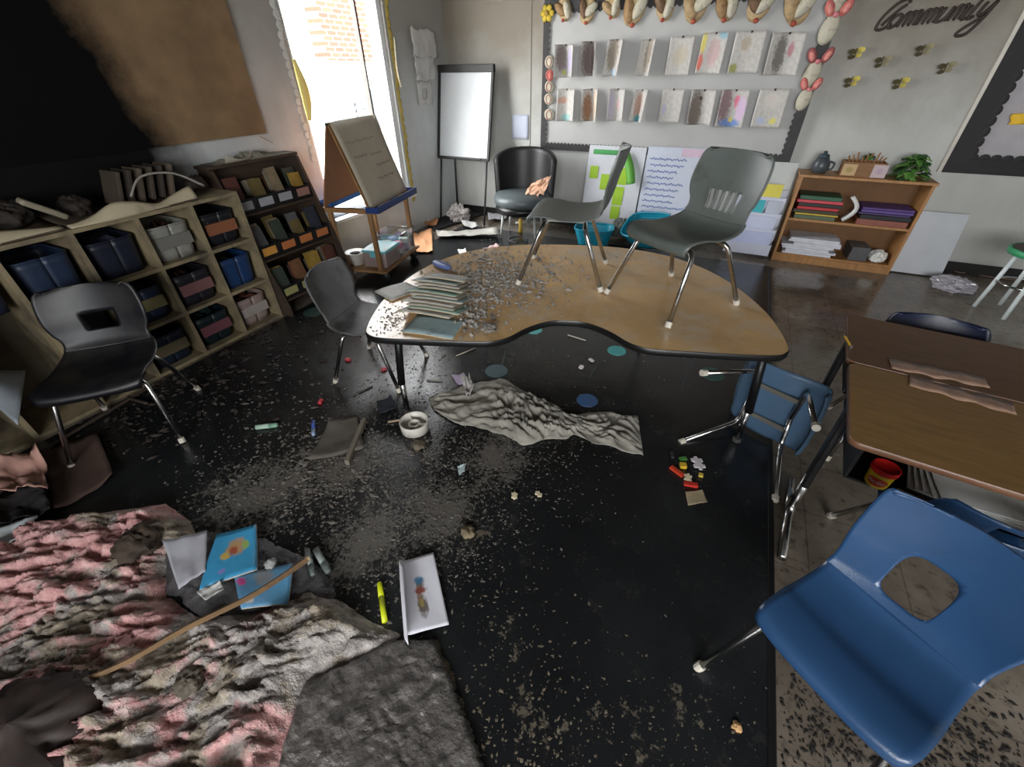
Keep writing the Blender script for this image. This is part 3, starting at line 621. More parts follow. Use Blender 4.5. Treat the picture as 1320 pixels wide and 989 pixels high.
# right bulletin board
rb = thing('bulletin_board', 'grey bulletin board with wide black border at the right of the back wall', 'bulletin board', (1.5, Y0-.002, .80))
MB().box((.9, -.009, .63), (1.8, .018, 1.26)).build('panel', pm('pale_grey_board_paper', (178, 174, 178), .8, var=.08), rb)
for (x, z, w_, h_) in ((.97, .06, 1.66, .12), (.07, .59, .14, 1.18), (.9, 1.22, 1.8, .08)): MB().box((x, -.022, z), (w_, .012, h_)).build('scalloped_border', pm('black_border', (20, 19, 20), .6), rb)
for k in range(24): ell(MB(), (.15+k*.07, .115), .036, .028, 0, -.0275, .002, 10).build('scallop', pm('black_border', (0, 0, 0)), rb)
for k in range(16): ell(MB(), (.14, .15+k*.07), .026, .036, 0, -.0275, .002, 10).build('scallop', pm('black_border', (0, 0, 0)), rb)
MB().box((-.012, -.018, .63), (.024, .034, 1.26)).build('trim', pm('silver_trim', (196, 190, 180), .4, .2), rb)
P = gy(1311, 155, Y0-.05); o = MB().grid(lambda u, v: (P.x-.04+u*.16+.01*sin(v*6), Y0-.05-.01*sin(u*5), P.z-.03+v*.07+u*.01), 8, 6).build('yellow_cutout', pm('yellow_cutout', (236, 190, 40), .6, var=.05), None, True, solid=.002); tag(o, 'bright yellow paper cutout on the right bulletin board', 'decoration')
# small bluish notice on the wall left of the board
P = gy(671, 164, Y0); o = MB().grid(lambda u, v: (P.x-.1+u*.2, Y0-.006-.008*sin(v*3), P.z-.12+v*.24), 6, 6).build('wall_notice', pm('pale_blue_paper', (200, 206, 222), .7, var=.04), None, True, solid=.001); tag(o, 'small pale blue notice on the wall beside the easel', 'paper')
# torn papers on the short wall by the window
for i, (x, y, w_, h_, l) in enumerate(((545, 56, .42, .23, 'upper'), (548, 88, .36, .2, 'middle'), (548, 120, .26, .2, 'lower'))):
    P = gx(x, y, XL+.012)
    o = MB().grid(lambda u, v, i=i: (XL+.006+.012*(2-i)+.03*abs(nz(u*2.2+i*5, v*1.6, 3))*(1.2-v*.8), P.y-w_/2+u*w_+.02*nz(v*4, i, 1), P.z-h_/2+v*h_+.03*nz(u*5, i*3, 0)), 14, 10, (lambda u, v: abs(u-.5) < .12 and .15 < v < .7) if i == 2 else None).build('torn_paper', pm('smoky_paper', (196, 194, 190), .8, var=.1), None, True, solid=.001)
    tag(o, '%s torn white paper hanging on the wall between window and corner' % l, 'paper')
# yellow and white scalloped border strips around the window
def vborder(y, mat, lab, z0, z1, side):
    n = 26; m = MB()
    for k in range(n):
        za = z0+(z1-z0)*k/n; zb = z0+(z1-z0)*(k+1)/n
        m.grid(lambda u, v: (XL+.006+.004*sin(k*1.7+v*2), y+side*(.055*u*(.65+.35*sin(pi*v)))+.006*sin(k*.9), za+(zb-za)*v), 3, 6)
    return tag(m.build('scalloped_border_strip', mat, None, True, solid=.001), lab, 'border')
vborder(WY1+.03, pm('yellow_border_card', (196, 172, 84), .7, var=.15), 'yellow scalloped border strip on the wall beside the window', .32, 2.3, 1)
vborder(WY0-.02, pm('white_border_card', (206, 208, 204), .7, var=.05), 'white scalloped border strip on the wall beside the window', .9, 2.4, -1)
# curled yellow sheet hanging at the left edge of the window
P = gx(392, 100, XL-.02); o = MB().grid(lambda u, v: (XL-.005+.03*sin(u*2.6), WY0+.01+u*.075*sin(pi*(.08+.9*v)), 1.20+v*.40), 6, 14).build('window_cling', pm('yellow_cling', (214, 198, 116), .6, var=.05), None, True, solid=.001); tag(o, 'curved yellow paper strip at the left edge of the window', 'decoration')
o = MB().tube(smooth([gx(508, 48, XL+.02), gx(512, 90, XL+.02), gx(517, 112, XL+.02)]), .010, 8).build('curled_strip', pm('cream_strip', (206, 198, 170), .6), None, True); tag(o, 'narrow curled cream strip hanging right of the window', 'decoration')

# ================================================================== LEANING POSTERS, PANELS
def leaner(name, label, cat, x0, x1, z0, z1, yb, yt, mat, th=.012):
    t = thing(name, label, cat, ((x0+x1)/2, yb, 0)); w_ = x1-x0
    MB().grid(lambda u, v: ((u-.5)*w_, (yt-yb)*v, z0+(z1-z0)*v), 8, 8).build('board', mat, t, False, solid=th); return t
def handwriting(t, x0, x1, zs, yb, yt, z0, z1, mat, sd):
    rnd = random.Random(sd)
    for z in zs:
        x = x0+rnd.uniform(0, .02); xe = x1-rnd.uniform(0, (x1-x0)*.45); pts = []; ph = rnd.uniform(0, 6)
        while x < xe:
            v = (z-z0)/(z1-z0); zz = z+.008*sin(x*190+ph)+.005*sin(x*83); pts.append(Vector((x, (yt-yb)*v-.0085, zz))); x += .007
        if len(pts) > 3: MB().tube(pts, .0028, 4).build('handwriting', mat, t)
MPOST = pm('white_poster', (214, 216, 222), .7, var=.05)
t = leaner('poster', 'white poster with lime sticky notes leaning on the wall', 'poster', -1.50, -.90, .10, .87, Y0-.20, Y0-.065, MPOST)
LIME = pm('lime_note', (164, 204, 50), .6, var=.05); GRN = pm('green_header', (76, 160, 90), .6)
def onp(t, x0, x1, z0, z1, mat, name, b=(.10, .87, Y0-.17, Y0-.035), cx=-1.2):
    f = lambda z: (b[3]-b[2])*(z-b[0])/(b[1]-b[0])-.009
    MB().grid(lambda u, v: (x0+(x1-x0)*u-cx, f(z0+(z1-z0)*v)-.004*sin(v*3), z0+(z1-z0)*v), 4, 4).build(name, mat, t, False, solid=.001)
onp(t, -1.45, -1.13, .79, .835, GRN, 'header_strip')
for (a, b, c, d) in ((-1.46, -1.37, .56, .68), (-1.33, -1.24, .46, .61), (-1.16, -1.05, .52, .68), (-1.17, -1.06, .32, .50), (-1.17, -1.07, .18, .31)): onp(t, a, b, c, d, LIME, 'sticky_note')
o = MB().grid(lambda u, v: (.04+v*.13+u*.085+.02*sin(v*3), .065-.05*sin(pi*u)*.6-.03*v+.06*(1-v)-.03, .83-v*.29+u*.02), 6, 10).build('curled_note', pm('curled_green_note', (104, 176, 70), .6), t, True, solid=.001)
t2 = leaner('poster', 'white poster covered in blue handwriting leaning on the wall', 'poster', -.885, -.34, .08, .885, Y0-.195, Y0-.065, pm('bluish_poster', (208, 214, 228), .7, var=.05))
handwriting(t2, -.24, .24, [.78-.055*k for k in range(11)], Y0-.16, Y0-.03, .08, .885, pm('blue_ink', (70, 110, 190), .5), 3)
MB().grid(lambda u, v: (.06+u*.21, .115+.0*v-.004, .81+v*.07), 3, 3).build('pink_strip', pm('pale_pink', (222, 196, 214), .7), t2, False, solid=.001)
leaner('panel_board', 'blank pale grey panel leaning on the wall beside the bookcase', 'board', .05, .47, .02, .81, Y0-.165, Y0-.055, pm('pale_grey_panel', (196, 200, 198), .55, var=.05))
# white panel leaning right of the bookcase
leaner('panel_board', 'plain white panel leaning on the wall right of the bookcase', 'board', 1.47, 1.83, .008, .50, Y0-.2, Y0-.05, pm('white_panel', (202, 206, 212), .45, var=.04), .014)
# leaflet rack
lr = thing('leaflet_rack', 'white tiered leaflet rack with teal and yellow papers, beside the bookcase', 'rack', (.255, Y0-.31, 0))
MRK = pm('white_rack_plastic', (206, 210, 226), .4, var=.05)
for k in range(4):
    z = .03+k*.135; y = .02+k*.03
    MB().box((0, y-.045, z+.06), (.40, .006, .10)).box((0, y-.02, z+.01), (.40, .05, .006)).box((-.2, y-.02, z+.06), (.006, .05, .11)).box((.2, y-.02, z+.06), (.006, .05, .11)).build('pocket', MRK, lr)
MB().box((0, .12, .30), (.40, .006, .60)).build('back_panel', MRK, lr)
for (k, x, w_, c, nm) in ((3, -.09, .12, (222, 196, 190), 'pale pink'), (3, .07, .15, (226, 214, 90), 'yellow'), (2, -.07, .22, (66, 180, 190), 'teal'), (2, .12, .12, (190, 196, 210), 'grey'), (1, .0, .34, (206, 212, 236), 'white'), (0, -.0, .36, (196, 204, 236), 'pale blue')):
    z = .03+k*.135; o = MB().grid(lambda u, v: ((u-.5)*w_+x+.255, Y0-.31+k*.03-.0125, z+.0185+.20*v), 4, 4).build('leaflet', pm('leaflet_%s' % nm.replace(' ', '_'), c, .6, var=.06), None, False, solid=.008); tag(o, '%s leaflets standing in the white tiered rack' % nm, 'leaflet')

# ================================================================== BOOKCASE
MBC = woodmat('oak_bookcase', (176, 128, 78), None, .5, (12, 12, 1.2), 4)
bc = thing('bookcase', 'low oak bookcase full of folders against the back wall', 'bookcase', (.968, 4.728, 0))
for x in (-.46, .46): MB().box((x, .145, .37), (.022, .29, .74)).build('side_panel', MBC, bc, bevel=.002)
MB().box((0, .145, .748), (.965, .30, .022)).build('top', MBC, bc, bevel=.003)
MB().box((0, .15, .385), (.898, .27, .02)).build('shelf', MBC, bc); MB().box((0, .15, .065), (.898, .27, .02)).build('bottom_shelf', MBC, bc); MB().box((0, .012, .03), (.898, .02, .058)).build('plinth', MBC, bc)
MB().box((0, .286, .4), (.9, .006, .68)).build('back_panel', pm('bookcase_back', (120, 84, 50), .7), bc)
def slab(name, label, cat, c, d, rgb, rz=0, group=None, rough=.5, bev=.003):
    o = MB().box((0, 0, 0), d).build(name, pm('%s_%d_%d_%d' % (name, *rgb), rgb, rough, var=.12), None, bevel=bev); o.location = c; o.rotation_euler = (0, 0, rz); return tag(o, label, cat, group)
z = .395
for i, (c, h_, nm) in enumerate((((84, 98, 72), .036, 'olive green'), ((196, 168, 60), .016, 'yellow'), ((60, 50, 30), .03, 'dark brown'), ((186, 46, 52), .026, 'crimson'), ((40, 30, 30), .03, 'black'), ((206, 72, 84), .026, 'coral red'), ((44, 92, 66), .034, 'dark green'))):
    w_ = .335+.015*((i*37) % 3-1); o = slab('folder', '%s folder in the left pile on the upper bookcase shelf' % nm, 'folder', (.715+.008*sin(i*2), 4.86, z+h_/2), (w_, .23, h_-.002), c, .02*sin(i*3)); z += h_
z = .395
for i, (c, h_, nm) in enumerate((((140, 80, 66), .05, 'reddish brown'), ((26, 26, 28), .036, 'black'), ((60, 44, 90), .018, 'dark violet'), ((96, 70, 140), .022, 'purple'), ((84, 60, 126), .02, 'deep purple'))):
    slab('folder', '%s folder in the right pile on the upper bookcase shelf' % nm, 'folder', (1.215+.008*sin(i*2.3), 4.86, z+h_/2), (.36, .24, h_-.002), c, .03*sin(i*2)); z += h_
o = MB().grid(lambda u, v: (.93+.07*sin(pi*v*.95)+.0*u, 4.76+.06*u, .395+.0165+.19*v), 3, 16).build('curled_catalogue', pm('white_gloss_paper', (222, 222, 218), .35, var=.04), None, True, solid=.03); tag(o, 'curled white catalogue slumped between the folder piles', 'magazine')
z = .076
for i in range(7):
    h_ = .022; slab('paper_ream', 'white paper bundle, %s from the bottom of the pile on the lowest bookcase shelf' % ('first', 'second', 'third', 'fourth', 'fifth', 'sixth', 'seventh')[i], 'paper', (.765+.025*sin(i*1.9)+(.008*i if i > 3 else 0), 4.87+.008*sin(i*3), z+h_/2), (.40+.025*sin(i*2.7), .25, h_-.0015), (218, 220, 228), .05*sin(i*2.2), 'white papers on the bottom bookcase shelf', .7, .001); z += h_
o = slab('file_box', 'dark grey file box on the bottom shelf of the bookcase', 'box', (1.165, 4.87, .076+.06), (.14, .2, .12), (92, 92, 94), .1)
def crumple(name, label, cat, c, r, mat, sq=.7, amp=.5, sd=0., n=22, freq=2.2):
    n = 40 if r > .03 else 20
    def fn(u, v):
        th_, ph = 2*pi*u, pi*v; d = Vector((cos(th_)*sin(ph), sin(th_)*sin(ph), cos(ph))); o_ = Vector((sd, sd*2, sd*.7))
        k = 1+amp*.5*noise.noise(d*freq*.6+o_)+amp*.45*(.5-abs(noise.noise(d*freq*1.3+o_))*2)+amp*.16*noise.noise(d*freq*4+o_)
        return (c[0]+d.x*r*k, c[1]+d.y*r*k, max(c[2]+d.z*r*k*sq, c[2]-r*sq*.8))
    return tag(MB().grid(fn, n, n//2).build(name, mat, None, r < .03 or 'clod' in name or 'lump' in name), label, cat)
crumple('crumpled_paper', 'crumpled white paper ball at the right of the bottom bookcase shelf', 'paper', (1.325, 4.83, .123), .066, MPAP, .8, .5, 2)
crumple('crumpled_cloth', 'dark rag behind the paper ball on the bottom bookcase shelf', 'cloth', (1.345, 4.94, .104), .042, pm('dark_rag', (56, 44, 40), .8), .6, .4, 5)
# on the bookcase
ZT = .759
jg = thing('jug', 'dark grey lidded jug at the left end of the bookcase top', 'jug', (.63, 4.87, ZT))
MB().lathe([(.05, 0), (.066, .03), (.068, .07), (.05, .11), (.04, .125)], n=22).build('jug_body', pm('dark_grey_glaze', (74, 80, 84), .35, soot=.1), jg, True)
MB().lathe([(.044, .122), (.04, .14), (.016, .152), (.018, .165), (.0, .172)], n=18).build('lid', pm('slate_lid', (60, 76, 84), .4), jg, True)
MB().tube([(.06, 0, .09), (.1, 0, .08), (.09, 0, .03), (.062, 0, .03)], .008, 8, .02).build('handle', pm('slate_lid', (0, 0, 0)), jg, True)
cr8 = thing('wooden_crate', 'small brown crate with two paper tags on the bookcase top', 'crate', (.93, 4.84, ZT))
for (x, y, w_, d_) in ((0, -.07, .30, .01), (0, .07, .30, .01), (-.145, 0, .01, .13), (.145, 0, .01, .13)): MB().box((x, y, .055), (w_, d_, .11)).build('crate_side', woodmat('crate_wood', (140, 98, 58), None, .6, (2, 12, 12), 5) if 'crate_wood' not in MATS else MATS['crate_wood'], cr8, bevel=.002)
MB().box((0, 0, .005), (.29, .13, .01)).build('crate_floor', MATS['crate_wood'], cr8)
MB().grid(lambda u, v: (-.15+u*.10, -.078, .01+v*.085), 3, 3).build('paper_tag', printmat('tag_tan', (206, 176, 130), [(.5, .5, .3, .3, (170, 150, 90))]), cr8, solid=.002)
MB().grid(lambda u, v: (.06+u*.10, -.078, .005+v*.095), 3, 3).build('paper_tag', printmat('tag_pink', (206, 186, 190), [(.5, .5, .25, .3, (186, 160, 176))]), cr8, solid=.002)
for i in range(9):
    a = -.104+.026*i; k = random.uniform(-.25, .25); o = MB().tube(smooth([Vector((.93+a, 4.84, ZT+.016)), Vector((.93+a*1.1, 4.83+.02*(i % 3-1), ZT+.10)), Vector((.93+a*1.3+.004*k, 4.82+.03*(i % 3-1), ZT+.135+random.uniform(0, .05)))]), .006, 6).build('dried_twig', pm('dried_twig', (150, 104, 60), .8, var=.3), None, True); tag(o, 'dried brown twig sticking out of the small crate on the bookcase', 'twig', 'twigs in the crate')
def leafbunch(name, label, c, n, L, mats, spread, cat='plant'):
    t = thing(name, label, cat, c)
    for i in range(n):
        a = random.uniform(0, 2*pi); el = random.uniform(-.3, 1.1); l = L*random.uniform(.7, 1.1); w_ = l*random.uniform(.3, .42); q = random.random()
        b = Vector((cos(a)*spread*q, sin(a)*spread*q*.7, spread*2.1*(1-q*q)*random.uniform(.5, 1)))
        dr = Vector((cos(a)*cos(el), sin(a)*cos(el)*.8, sin(el)*.6)).normalized(); sd_ = Vector((-sin(a), cos(a), random.uniform(-.3, .3))).normalized()
        def fn(u, v):
            P = b+dr*l*v+sd_*((u-.5)*2*w_*sin(pi*min(1, v*.93+.07))**.8)+Vector((0, 0, -.55*l*v*v+.2*w_*abs(2*u-1))); P.z = max(P.z, .004); return P
        MB().grid(fn, 2, 6).build('leaf', mats[i % len(mats)], t, True, solid=.001)
    return t
leafbunch('leafy_plant', 'bunch of glossy green artificial leaves at the right end of the bookcase top', (1.26, 4.85, ZT), 85, .085, [pm('leaf_green', (88, 136, 62), .4, var=.15), pm('leaf_light', (126, 170, 86), .4, var=.15), pm('leaf_dark', (48, 84, 44), .45, var=.15)], .085)
leafbunch('leafy_sprig', 'tiny green sprig above the small crate on the bookcase', (.95, 4.86, ZT+.12), 14, .05, [pm('leaf_dark', (0, 0, 0)), pm('leaf_green', (0, 0, 0))], .02)
# clear plastic and cord by the wall
p = gz(1224, 372); o = crumple('plastic_bag', 'crumpled clear plastic bag on the wet floor before the white panel', 'bag', (p.x, p.y, .042), .135, pm('clear_plastic', (186, 182, 190), .12, var=.2, scale=14, soot=.1, sootc=(.12, .11, .11)), .38, .7, 4, 34, 3)
o = MB().tube(smooth([gz(1212, 335, .01), gz(1232, 350, .02), gz(1250, 352, .012), gz(1275, 357, .01), gz(1318, 362, .01)]), .006, 6).build('cord', pm('tan_cord', (120, 96, 84), .6), None, True); tag(o, 'thin tan cord lying along the base of the back wall', 'cord')

# ================================================================== EASEL, ROUND CHAIR, BASKETS
ez = thing('flip_chart_easel', 'tall black flip chart easel with a blank white board in the room corner', 'easel', (-2.93, 4.72, 0))
ya, yb_ = -.03, .16; zb, zt = .70, 1.54
def ey(z): return ya+(yb_-ya)*(z-zb)/(zt-zb)
MB().grid(lambda u, v: ((u-.5)*.66, ey(zb+(zt-zb)*v), zb+(zt-zb)*v), 6, 6).build('whiteboard', pm('whiteboard', (206, 210, 212), .3, var=.04), ez, False, solid=.012)
for (a, b) in (((-.335, zb), (-.335, zt)), ((.335, zb), (.335, zt)), ((-.345, zb), (.345, zb))): MB().bar((a[0], ey(a[1])-.006, a[1]), (b[0], ey(b[1])-.006, b[1]), .03, .03).build('frame_rail', MFR, ez, bevel=.004)
MB().bar((-.35, ey(zt)-.01, zt), (.35, ey(zt)-.01, zt), .05, .07).build('top_clamp', MFR, ez, bevel=.006)
MB().box((0, ey(zb)-.03, zb+.01), (.5, .04, .012)).build('pen_tray', MFR, ez)
for (x0, y0, x1) in ((-.31, -.14, -.33), (.31, -.12, .29)):
    MB().tube([(x0, .0, zb+.1), (x1, y0, .0)], .012, 8).build('leg', pm('grey_easel_leg', (66, 66, 66), .4, .4), ez, True)
MB().tube([(-.2, .14, 1.3), (-.30, .22, .02)], .012, 8).build('leg', pm('grey_easel_leg', (0, 0, 0)), ez, True)
rc = thing('round_back_chair', 'black round-backed padded chair with a grey seat near the corner', 'chair', (-2.06, 4.45, .008), radians(-78))
def backfn(ri, ro):
    def f(u, v):
        a = pi+(u-.5)*2.5; z0 = .30; z1 = .84-.10*abs(2*u-1)**3; return ((ri)*cos(a)*(1+.10*v), ri*sin(a)*(1+.08*v), z0+(z1-z0)*v)
    return f
MVN = pm('black_vinyl', (26, 25, 26), .35, var=.3, scale=5, soot=.1); MVN2 = pm('grey_seat_vinyl', (88, 96, 98), .4, var=.12)
MB().grid(backfn(.315, 0), 26, 12).build('backrest', pm('ashy_black_vinyl', (34, 33, 34), .4, var=.5, scale=3), rc, True, solid=.055, bevel=.0)
MB().lathe([(.0, .33), (.29, .33), (.31, .36), (.31, .40), (.285, .435), (.0, .445)], n=30).build('seat', MVN2, rc, True)
MB().lathe([(.0, .26), (.29, .26), (.29, .33), (.0, .33)], n=30).build('seat_base', MVN, rc, True)
for k in range(4): a = pi/4+k*pi/2; MB().tube([(cos(a)*.24, sin(a)*.24, .27), (cos(a)*.28, sin(a)*.28, 0)], .016, 8, 0, .011).build('leg', pm('white_chair_leg', (186, 188, 186), .4), rc, True)
P = Vector((-1.90, 4.38, .448)); o = MB().grid(lambda u, v: (P.x-.10+u*.22+v*.06, P.y+.05*v+.03*nz(u*3, v*3, 1), P.z+.012+.19*v*(.5+.5*u)+.03*nz(u*4, v*4, 2)), 10, 8).build('crumpled_brown_paper', pm('brown_kraft_paper', (206, 164, 136), .8, var=.12), None, False, solid=.001); tag(o, 'crumpled brown paper on the seat of the round-backed chair', 'paper')
MTEAL = pm('teal_plastic', (26, 142, 168), .35, var=.10, scale=6)
def basket(label, M, s=1.):
    t = thing('basket', label, 'basket', M=M)
    def body(u, v):
        a = 2*pi*u; e = 4; ca, sa = cos(a), sin(a); k = 1/(abs(ca)**e+abs(sa)**e)**(1/e); r = (.75+.25*v); return (.20*s*ca*k*r, .145*s*sa*k*r, .17*s*v)
    MB().grid(body, 36, 8).build('basket_wall', MTEAL, t, True, solid=.004)
    MB().grid(lambda u, v: tuple(c*v if i < 2 else .002 for i, c in enumerate(body(u, 0))), 36, 2).build('basket_floor', MTEAL, t, True, solid=.004)
    for zz, rr in ((1., .009), (.72, .004), (.45, .004)): MB().tube([body(k/36, zz) for k in range(37)], rr*s, 6).build('rim' if zz == 1 else 'rib', MTEAL, t, True)
    return t
basket('teal plastic basket standing flat on the floor under the table chair', Matrix.Translation((-1.22, 4.45, .011)) @ Matrix.Rotation(.2, 4, 'Z'))
basket('teal plastic basket tipped up against the blue handwriting poster', Matrix.Translation((-.66, 4.60, .085)) @ Matrix.Rotation(-.25, 4, 'Z') @ Matrix.Rotation(radians(32), 4, 'X') @ Matrix.Rotation(radians(-10), 4, 'Y'), 1.15)
crumple('grey_bag', 'grey fabric bundle between the posters and the flat teal basket', 'bag', (-1.00, 4.71, .125), .105, pm('grey_green_cloth', (96, 100, 96), .9, var=.15), 1.0, .3, 8)

# ================================================================== LEFT WALL: charred board, cubby unit, book rack
def charmat():
    t = NT('tan_board_charred'); g = t.n('ShaderNodeNewGeometry'); sp = t.n('ShaderNodeSeparateXYZ'); t.l(g.outputs['Position'], sp.inputs[0]); P = g.outputs['Position']
    n1 = t.noise(P, 2.2, 6, .7)
    d = t.math('ADD', t.math('SUBTRACT', t.math('MULTIPLY', sp.outputs[1], 1.0), t.math('MULTIPLY', t.math('SUBTRACT', 2.0, sp.outputs[2]), .28)), t.math('MULTIPLY', t.math('SUBTRACT', n1, .5), .35))
    f = t.ramp(t.math('SUBTRACT', d, 1.0), [(.42, 1.), (.62, .0)])
    base = t.ramp(t.noise(P, 4, 4), [(.3, lin((120, 98, 74))), (.7, lin((146, 121, 92)))])
    t.b.inputs['Specular IOR Level'].default_value = .1
    return t.out(t.mix(f, base, (.004, .004, .004)), .85)
cb = thing('wall_board', 'large tan board on the left wall, charred black across its near part', 'board', (XL, 1.2, 1.155))
MB().box((.04, -.15, .8), (.02, 2.80, 1.6)).build('board_face', charmat(), cb)
for y in (-1.0, .0, 1.0): MB().box((.015, y, .8), (.03, .05, 1.5)).build('batten', pm('charred_surface', (0, 0, 0)), cb)
MB().bar((.052, 1.18, -.01), (.10, 1.24, -.06), .012, .004).build('splinter', pm('splinter', (150, 124, 92), .8), cb)

MCB = pm('cream_melamine', (142, 128, 100), .6, var=.18, scale=5, soot=.5, sootc=(.05, .045, .04))
cu = thing('cubby_shelf', 'cream three-row cubby shelf with warped smoke-stained panels on the left wall', 'shelf', (-2.89, 1.835, 0))
DP = .37; NC = 7; PT = .3
for c in range(NC+1): MB().box((-DP/2, -c*PT, .45), (DP, .022, .90)).build('divider', MCB, cu)
for r in range(4):
    for c in range(NC):
        if r in (1, 2) and c == 4: continue
        MB().box((-DP/2, -(c+.5)*PT, .012+r*.292), (DP-.002, PT-.022, .02)).build('shelf_board', MCB, cu)
MB().box((-DP+.004, -NC*PT/2, .45), (.006, NC*PT, .88)).build('back_panel', pm('cubby_back', (86, 78, 64), .8, soot=.4), cu)
def bin_(label, r, c, rgb, stripe=None, h_=.19, w_=.235, cont=None):
    t = thing('cubby_bin', label, 'bin', (-2.925, 1.835-(c+.5)*PT, .023+r*.292), 0)
    m = pm('bin_%d_%d_%d' % rgb, rgb, .45, var=.15, soot=.2)
    def fr(u, v):
        a = 2*pi*u; e = 8; ca, sa = cos(a), sin(a); k = 1/(abs(ca)**e+abs(sa)**e)**(1/e); q = .88+.12*v; return (-.15+.145*ca*k*q, w_/2*sa*k*q, .002+h_*v)
    MB().grid(fr, 32, 6).build('bin_body', m, t, True, solid=.004)
    MB().grid(lambda u, v: tuple(x if i == 2 else (x*v if i else -.15+(x+.15)*v) for i, x in enumerate(fr(u, 0))), 32, 2).build('bin_floor', m, t, True, solid=.004)
    MB().tube([fr(k/32, 1) for k in range(33)], .006, 6).build('rim', m, t, True)
    if stripe: MB().box((-.006+.002, 0, h_*.55), (.012, w_*.86, h_*.36)).build('label_strip', pm('strip_%d_%d_%d' % stripe, stripe, .6, var=.12, soot=.15), t, bevel=.002)
    if cont:
        for k in range(5): q = random.uniform(-.045, .045); MB().chip((-.13+random.uniform(-.06, .06), q, h_*.93), .036, .7).build('content', pm('cont_%d_%d_%d' % cont, cont, .8, var=.3), t)
B_ = (30, 44, 84); DK = (32, 34, 44)
bins = [(2, 0, DK, (176, 104, 66), None, 'dark bin with orange strip, top row, end column beside the book rack'), (2, 1, (176, 174, 164), (140, 138, 132), (70, 38, 30), 'white bin of reddish odds in the top row of the cubby'), (2, 2, (30, 36, 60), None, (34, 38, 56), 'dark indigo bin with plastic wrap in the top row of the cubby'), (2, 3, (44, 62, 96), None, None, 'steel blue bin in the top row of the cubby'),
        (1, 0, (32, 70, 130), None, (30, 30, 34), 'clear blue bin in the middle row, end column'), (1, 1, (44, 42, 54), (160, 104, 104), (60, 36, 32), 'dark bin with pink strip in the middle row of the cubby'), (1, 2, (34, 52, 88), (130, 120, 76), (24, 24, 28), 'blue bin with tan strip in the middle row of the cubby'), (1, 3, (30, 34, 50), None, None, 'dark navy bin in the middle row behind the scorched chair'),
        (0, 0, (186, 160, 150), (198, 184, 176), (110, 60, 50), 'pale pinkish bin in the bottom row, end column'), (0, 1, (26, 46, 54), (150, 86, 96), (20, 50, 54), 'dark teal bin with pink strip in the bottom row'), (0, 2, (28, 42, 66), (126, 112, 80), None, 'dark blue bin with tan strip in the bottom row'), (2, 4, (36, 48, 78), None, None, 'dusky blue bin in the top row past the steel blue bin'), (0, 3, (28, 30, 40), None, None, 'blackened bin in the bottom row behind the scorched chair')]
dull = lambda k: k and tuple(int(v*.72+sum(k)/3*.10) for v in k)      # darkens and greys the bin and strip colours
for (r, c, rgb, s, ct, lb) in bins: bin_(lb, r, c, dull(rgb), dull(s), cont=ct)
# melted trays and litter on the cubby
MTR = pm('warped_cream_laminate', (190, 178, 150), .55, var=.12, scale=4, soot=.25, sootc=(.06, .05, .045))
def tray(label, ya_, yb2, prof, dep, x0=-2.895):
    t = thing('warped_tray', label, 'tray', (0, 0, 0))
    MB().grid(lambda u, v: (x0-dep*v, ya_+(yb2-ya_)*u, .905+.0*u+(.01+.02*v)*(.5+.5*sin(u*7+1))*v), 24, 8).build('tray_floor', pm('sooty_tray', (92, 80, 64), .7, var=.25, soot=.35), t, True, solid=.006)
    MB().grid(lambda u, v: (x0+.006-.03*v*v+.02*sin(u*5), ya_+(yb2-ya_)*u, .902+cr(prof, u)[0]*v), 30, 5).build('tray_lip', MTR, t, True, solid=.009)
    return t
tray('cream warped tray with a sagging front lip on the cubby top, past the blue bins', .02, .93, [(.13,), (.13,), (.11,), (.08,), (.04,), (.012,)], .34)
tray('cream warped tray with a wavy raised lip on the cubby top above the white bin', .95, 1.60, [(.01,), (.03,), (.07,), (.055,), (.02,), (.045,), (.07,)], .34)
for i, (y, z_, r_) in enumerate(((.39, .97, .09), (.62, .98, .085), (.83, .99, .085), (1.08, .98, .07), (.13, .98, .10), (1.72, .95, .06))):
    lm = crumple('charred_lump', 'charred black lump on the cubby top, %s' % ('above the dusky blue bin', 'above the steel blue bin', 'between the two warped trays', 'beside the slumped scorched books', 'past the dusky blue bin', 'beside the book rack')[i], 'debris', (-3.08-.02*i % .05, y, .914+r_*.6), r_, pm('charred_lump', (44, 36, 31), .8, var=.4, scale=12), .75, .55, i*3.1); lm['group'] = 'charred lumps on the cubby top'
for i in range(6):
    o = MB().box((0, 0, .085), (.16, .02, .17)).build('scorched_book', pm('scorched_book_%d' % (i % 3), ((72, 62, 52), (56, 48, 42), (90, 78, 66))[i % 3], .7, var=.2, soot=.3), None, bevel=.003); o.location = (-3.07, 1.25+i*.055, .932); o.rotation_euler = (radians(-18), 0, 0); tag(o, 'scorched book slumped on the cubby top, %s counted from the book rack' % ('sixth', 'fifth', 'fourth', 'third', 'second', 'first')[i], 'book', 'scorched books on the cubby top')
o = MB().tube(smooth([Vector((-2.93, 1.28, .98)), Vector((-2.95, 1.38, 1.06)), Vector((-2.95, 1.55, 1.05)), Vector((-2.93, 1.68, .96))]), .006, 6).build('wire', pm('pale_wire', (150, 146, 136), .4), None, True); tag(o, 'thin pale wire arching over the scorched books', 'wire')
o = MB().box((0, 0, 0), (.05, .03, .18)).build('clear_bottle', pm('grimy_clear_plastic', (150, 142, 124), .2, soot=.3), None, bevel=.012); o.location = (-3.0, .93, .99); o.rotation_euler = (.9, .2, 0); tag(o, 'grimy clear plastic piece among the charred lumps', 'plastic')

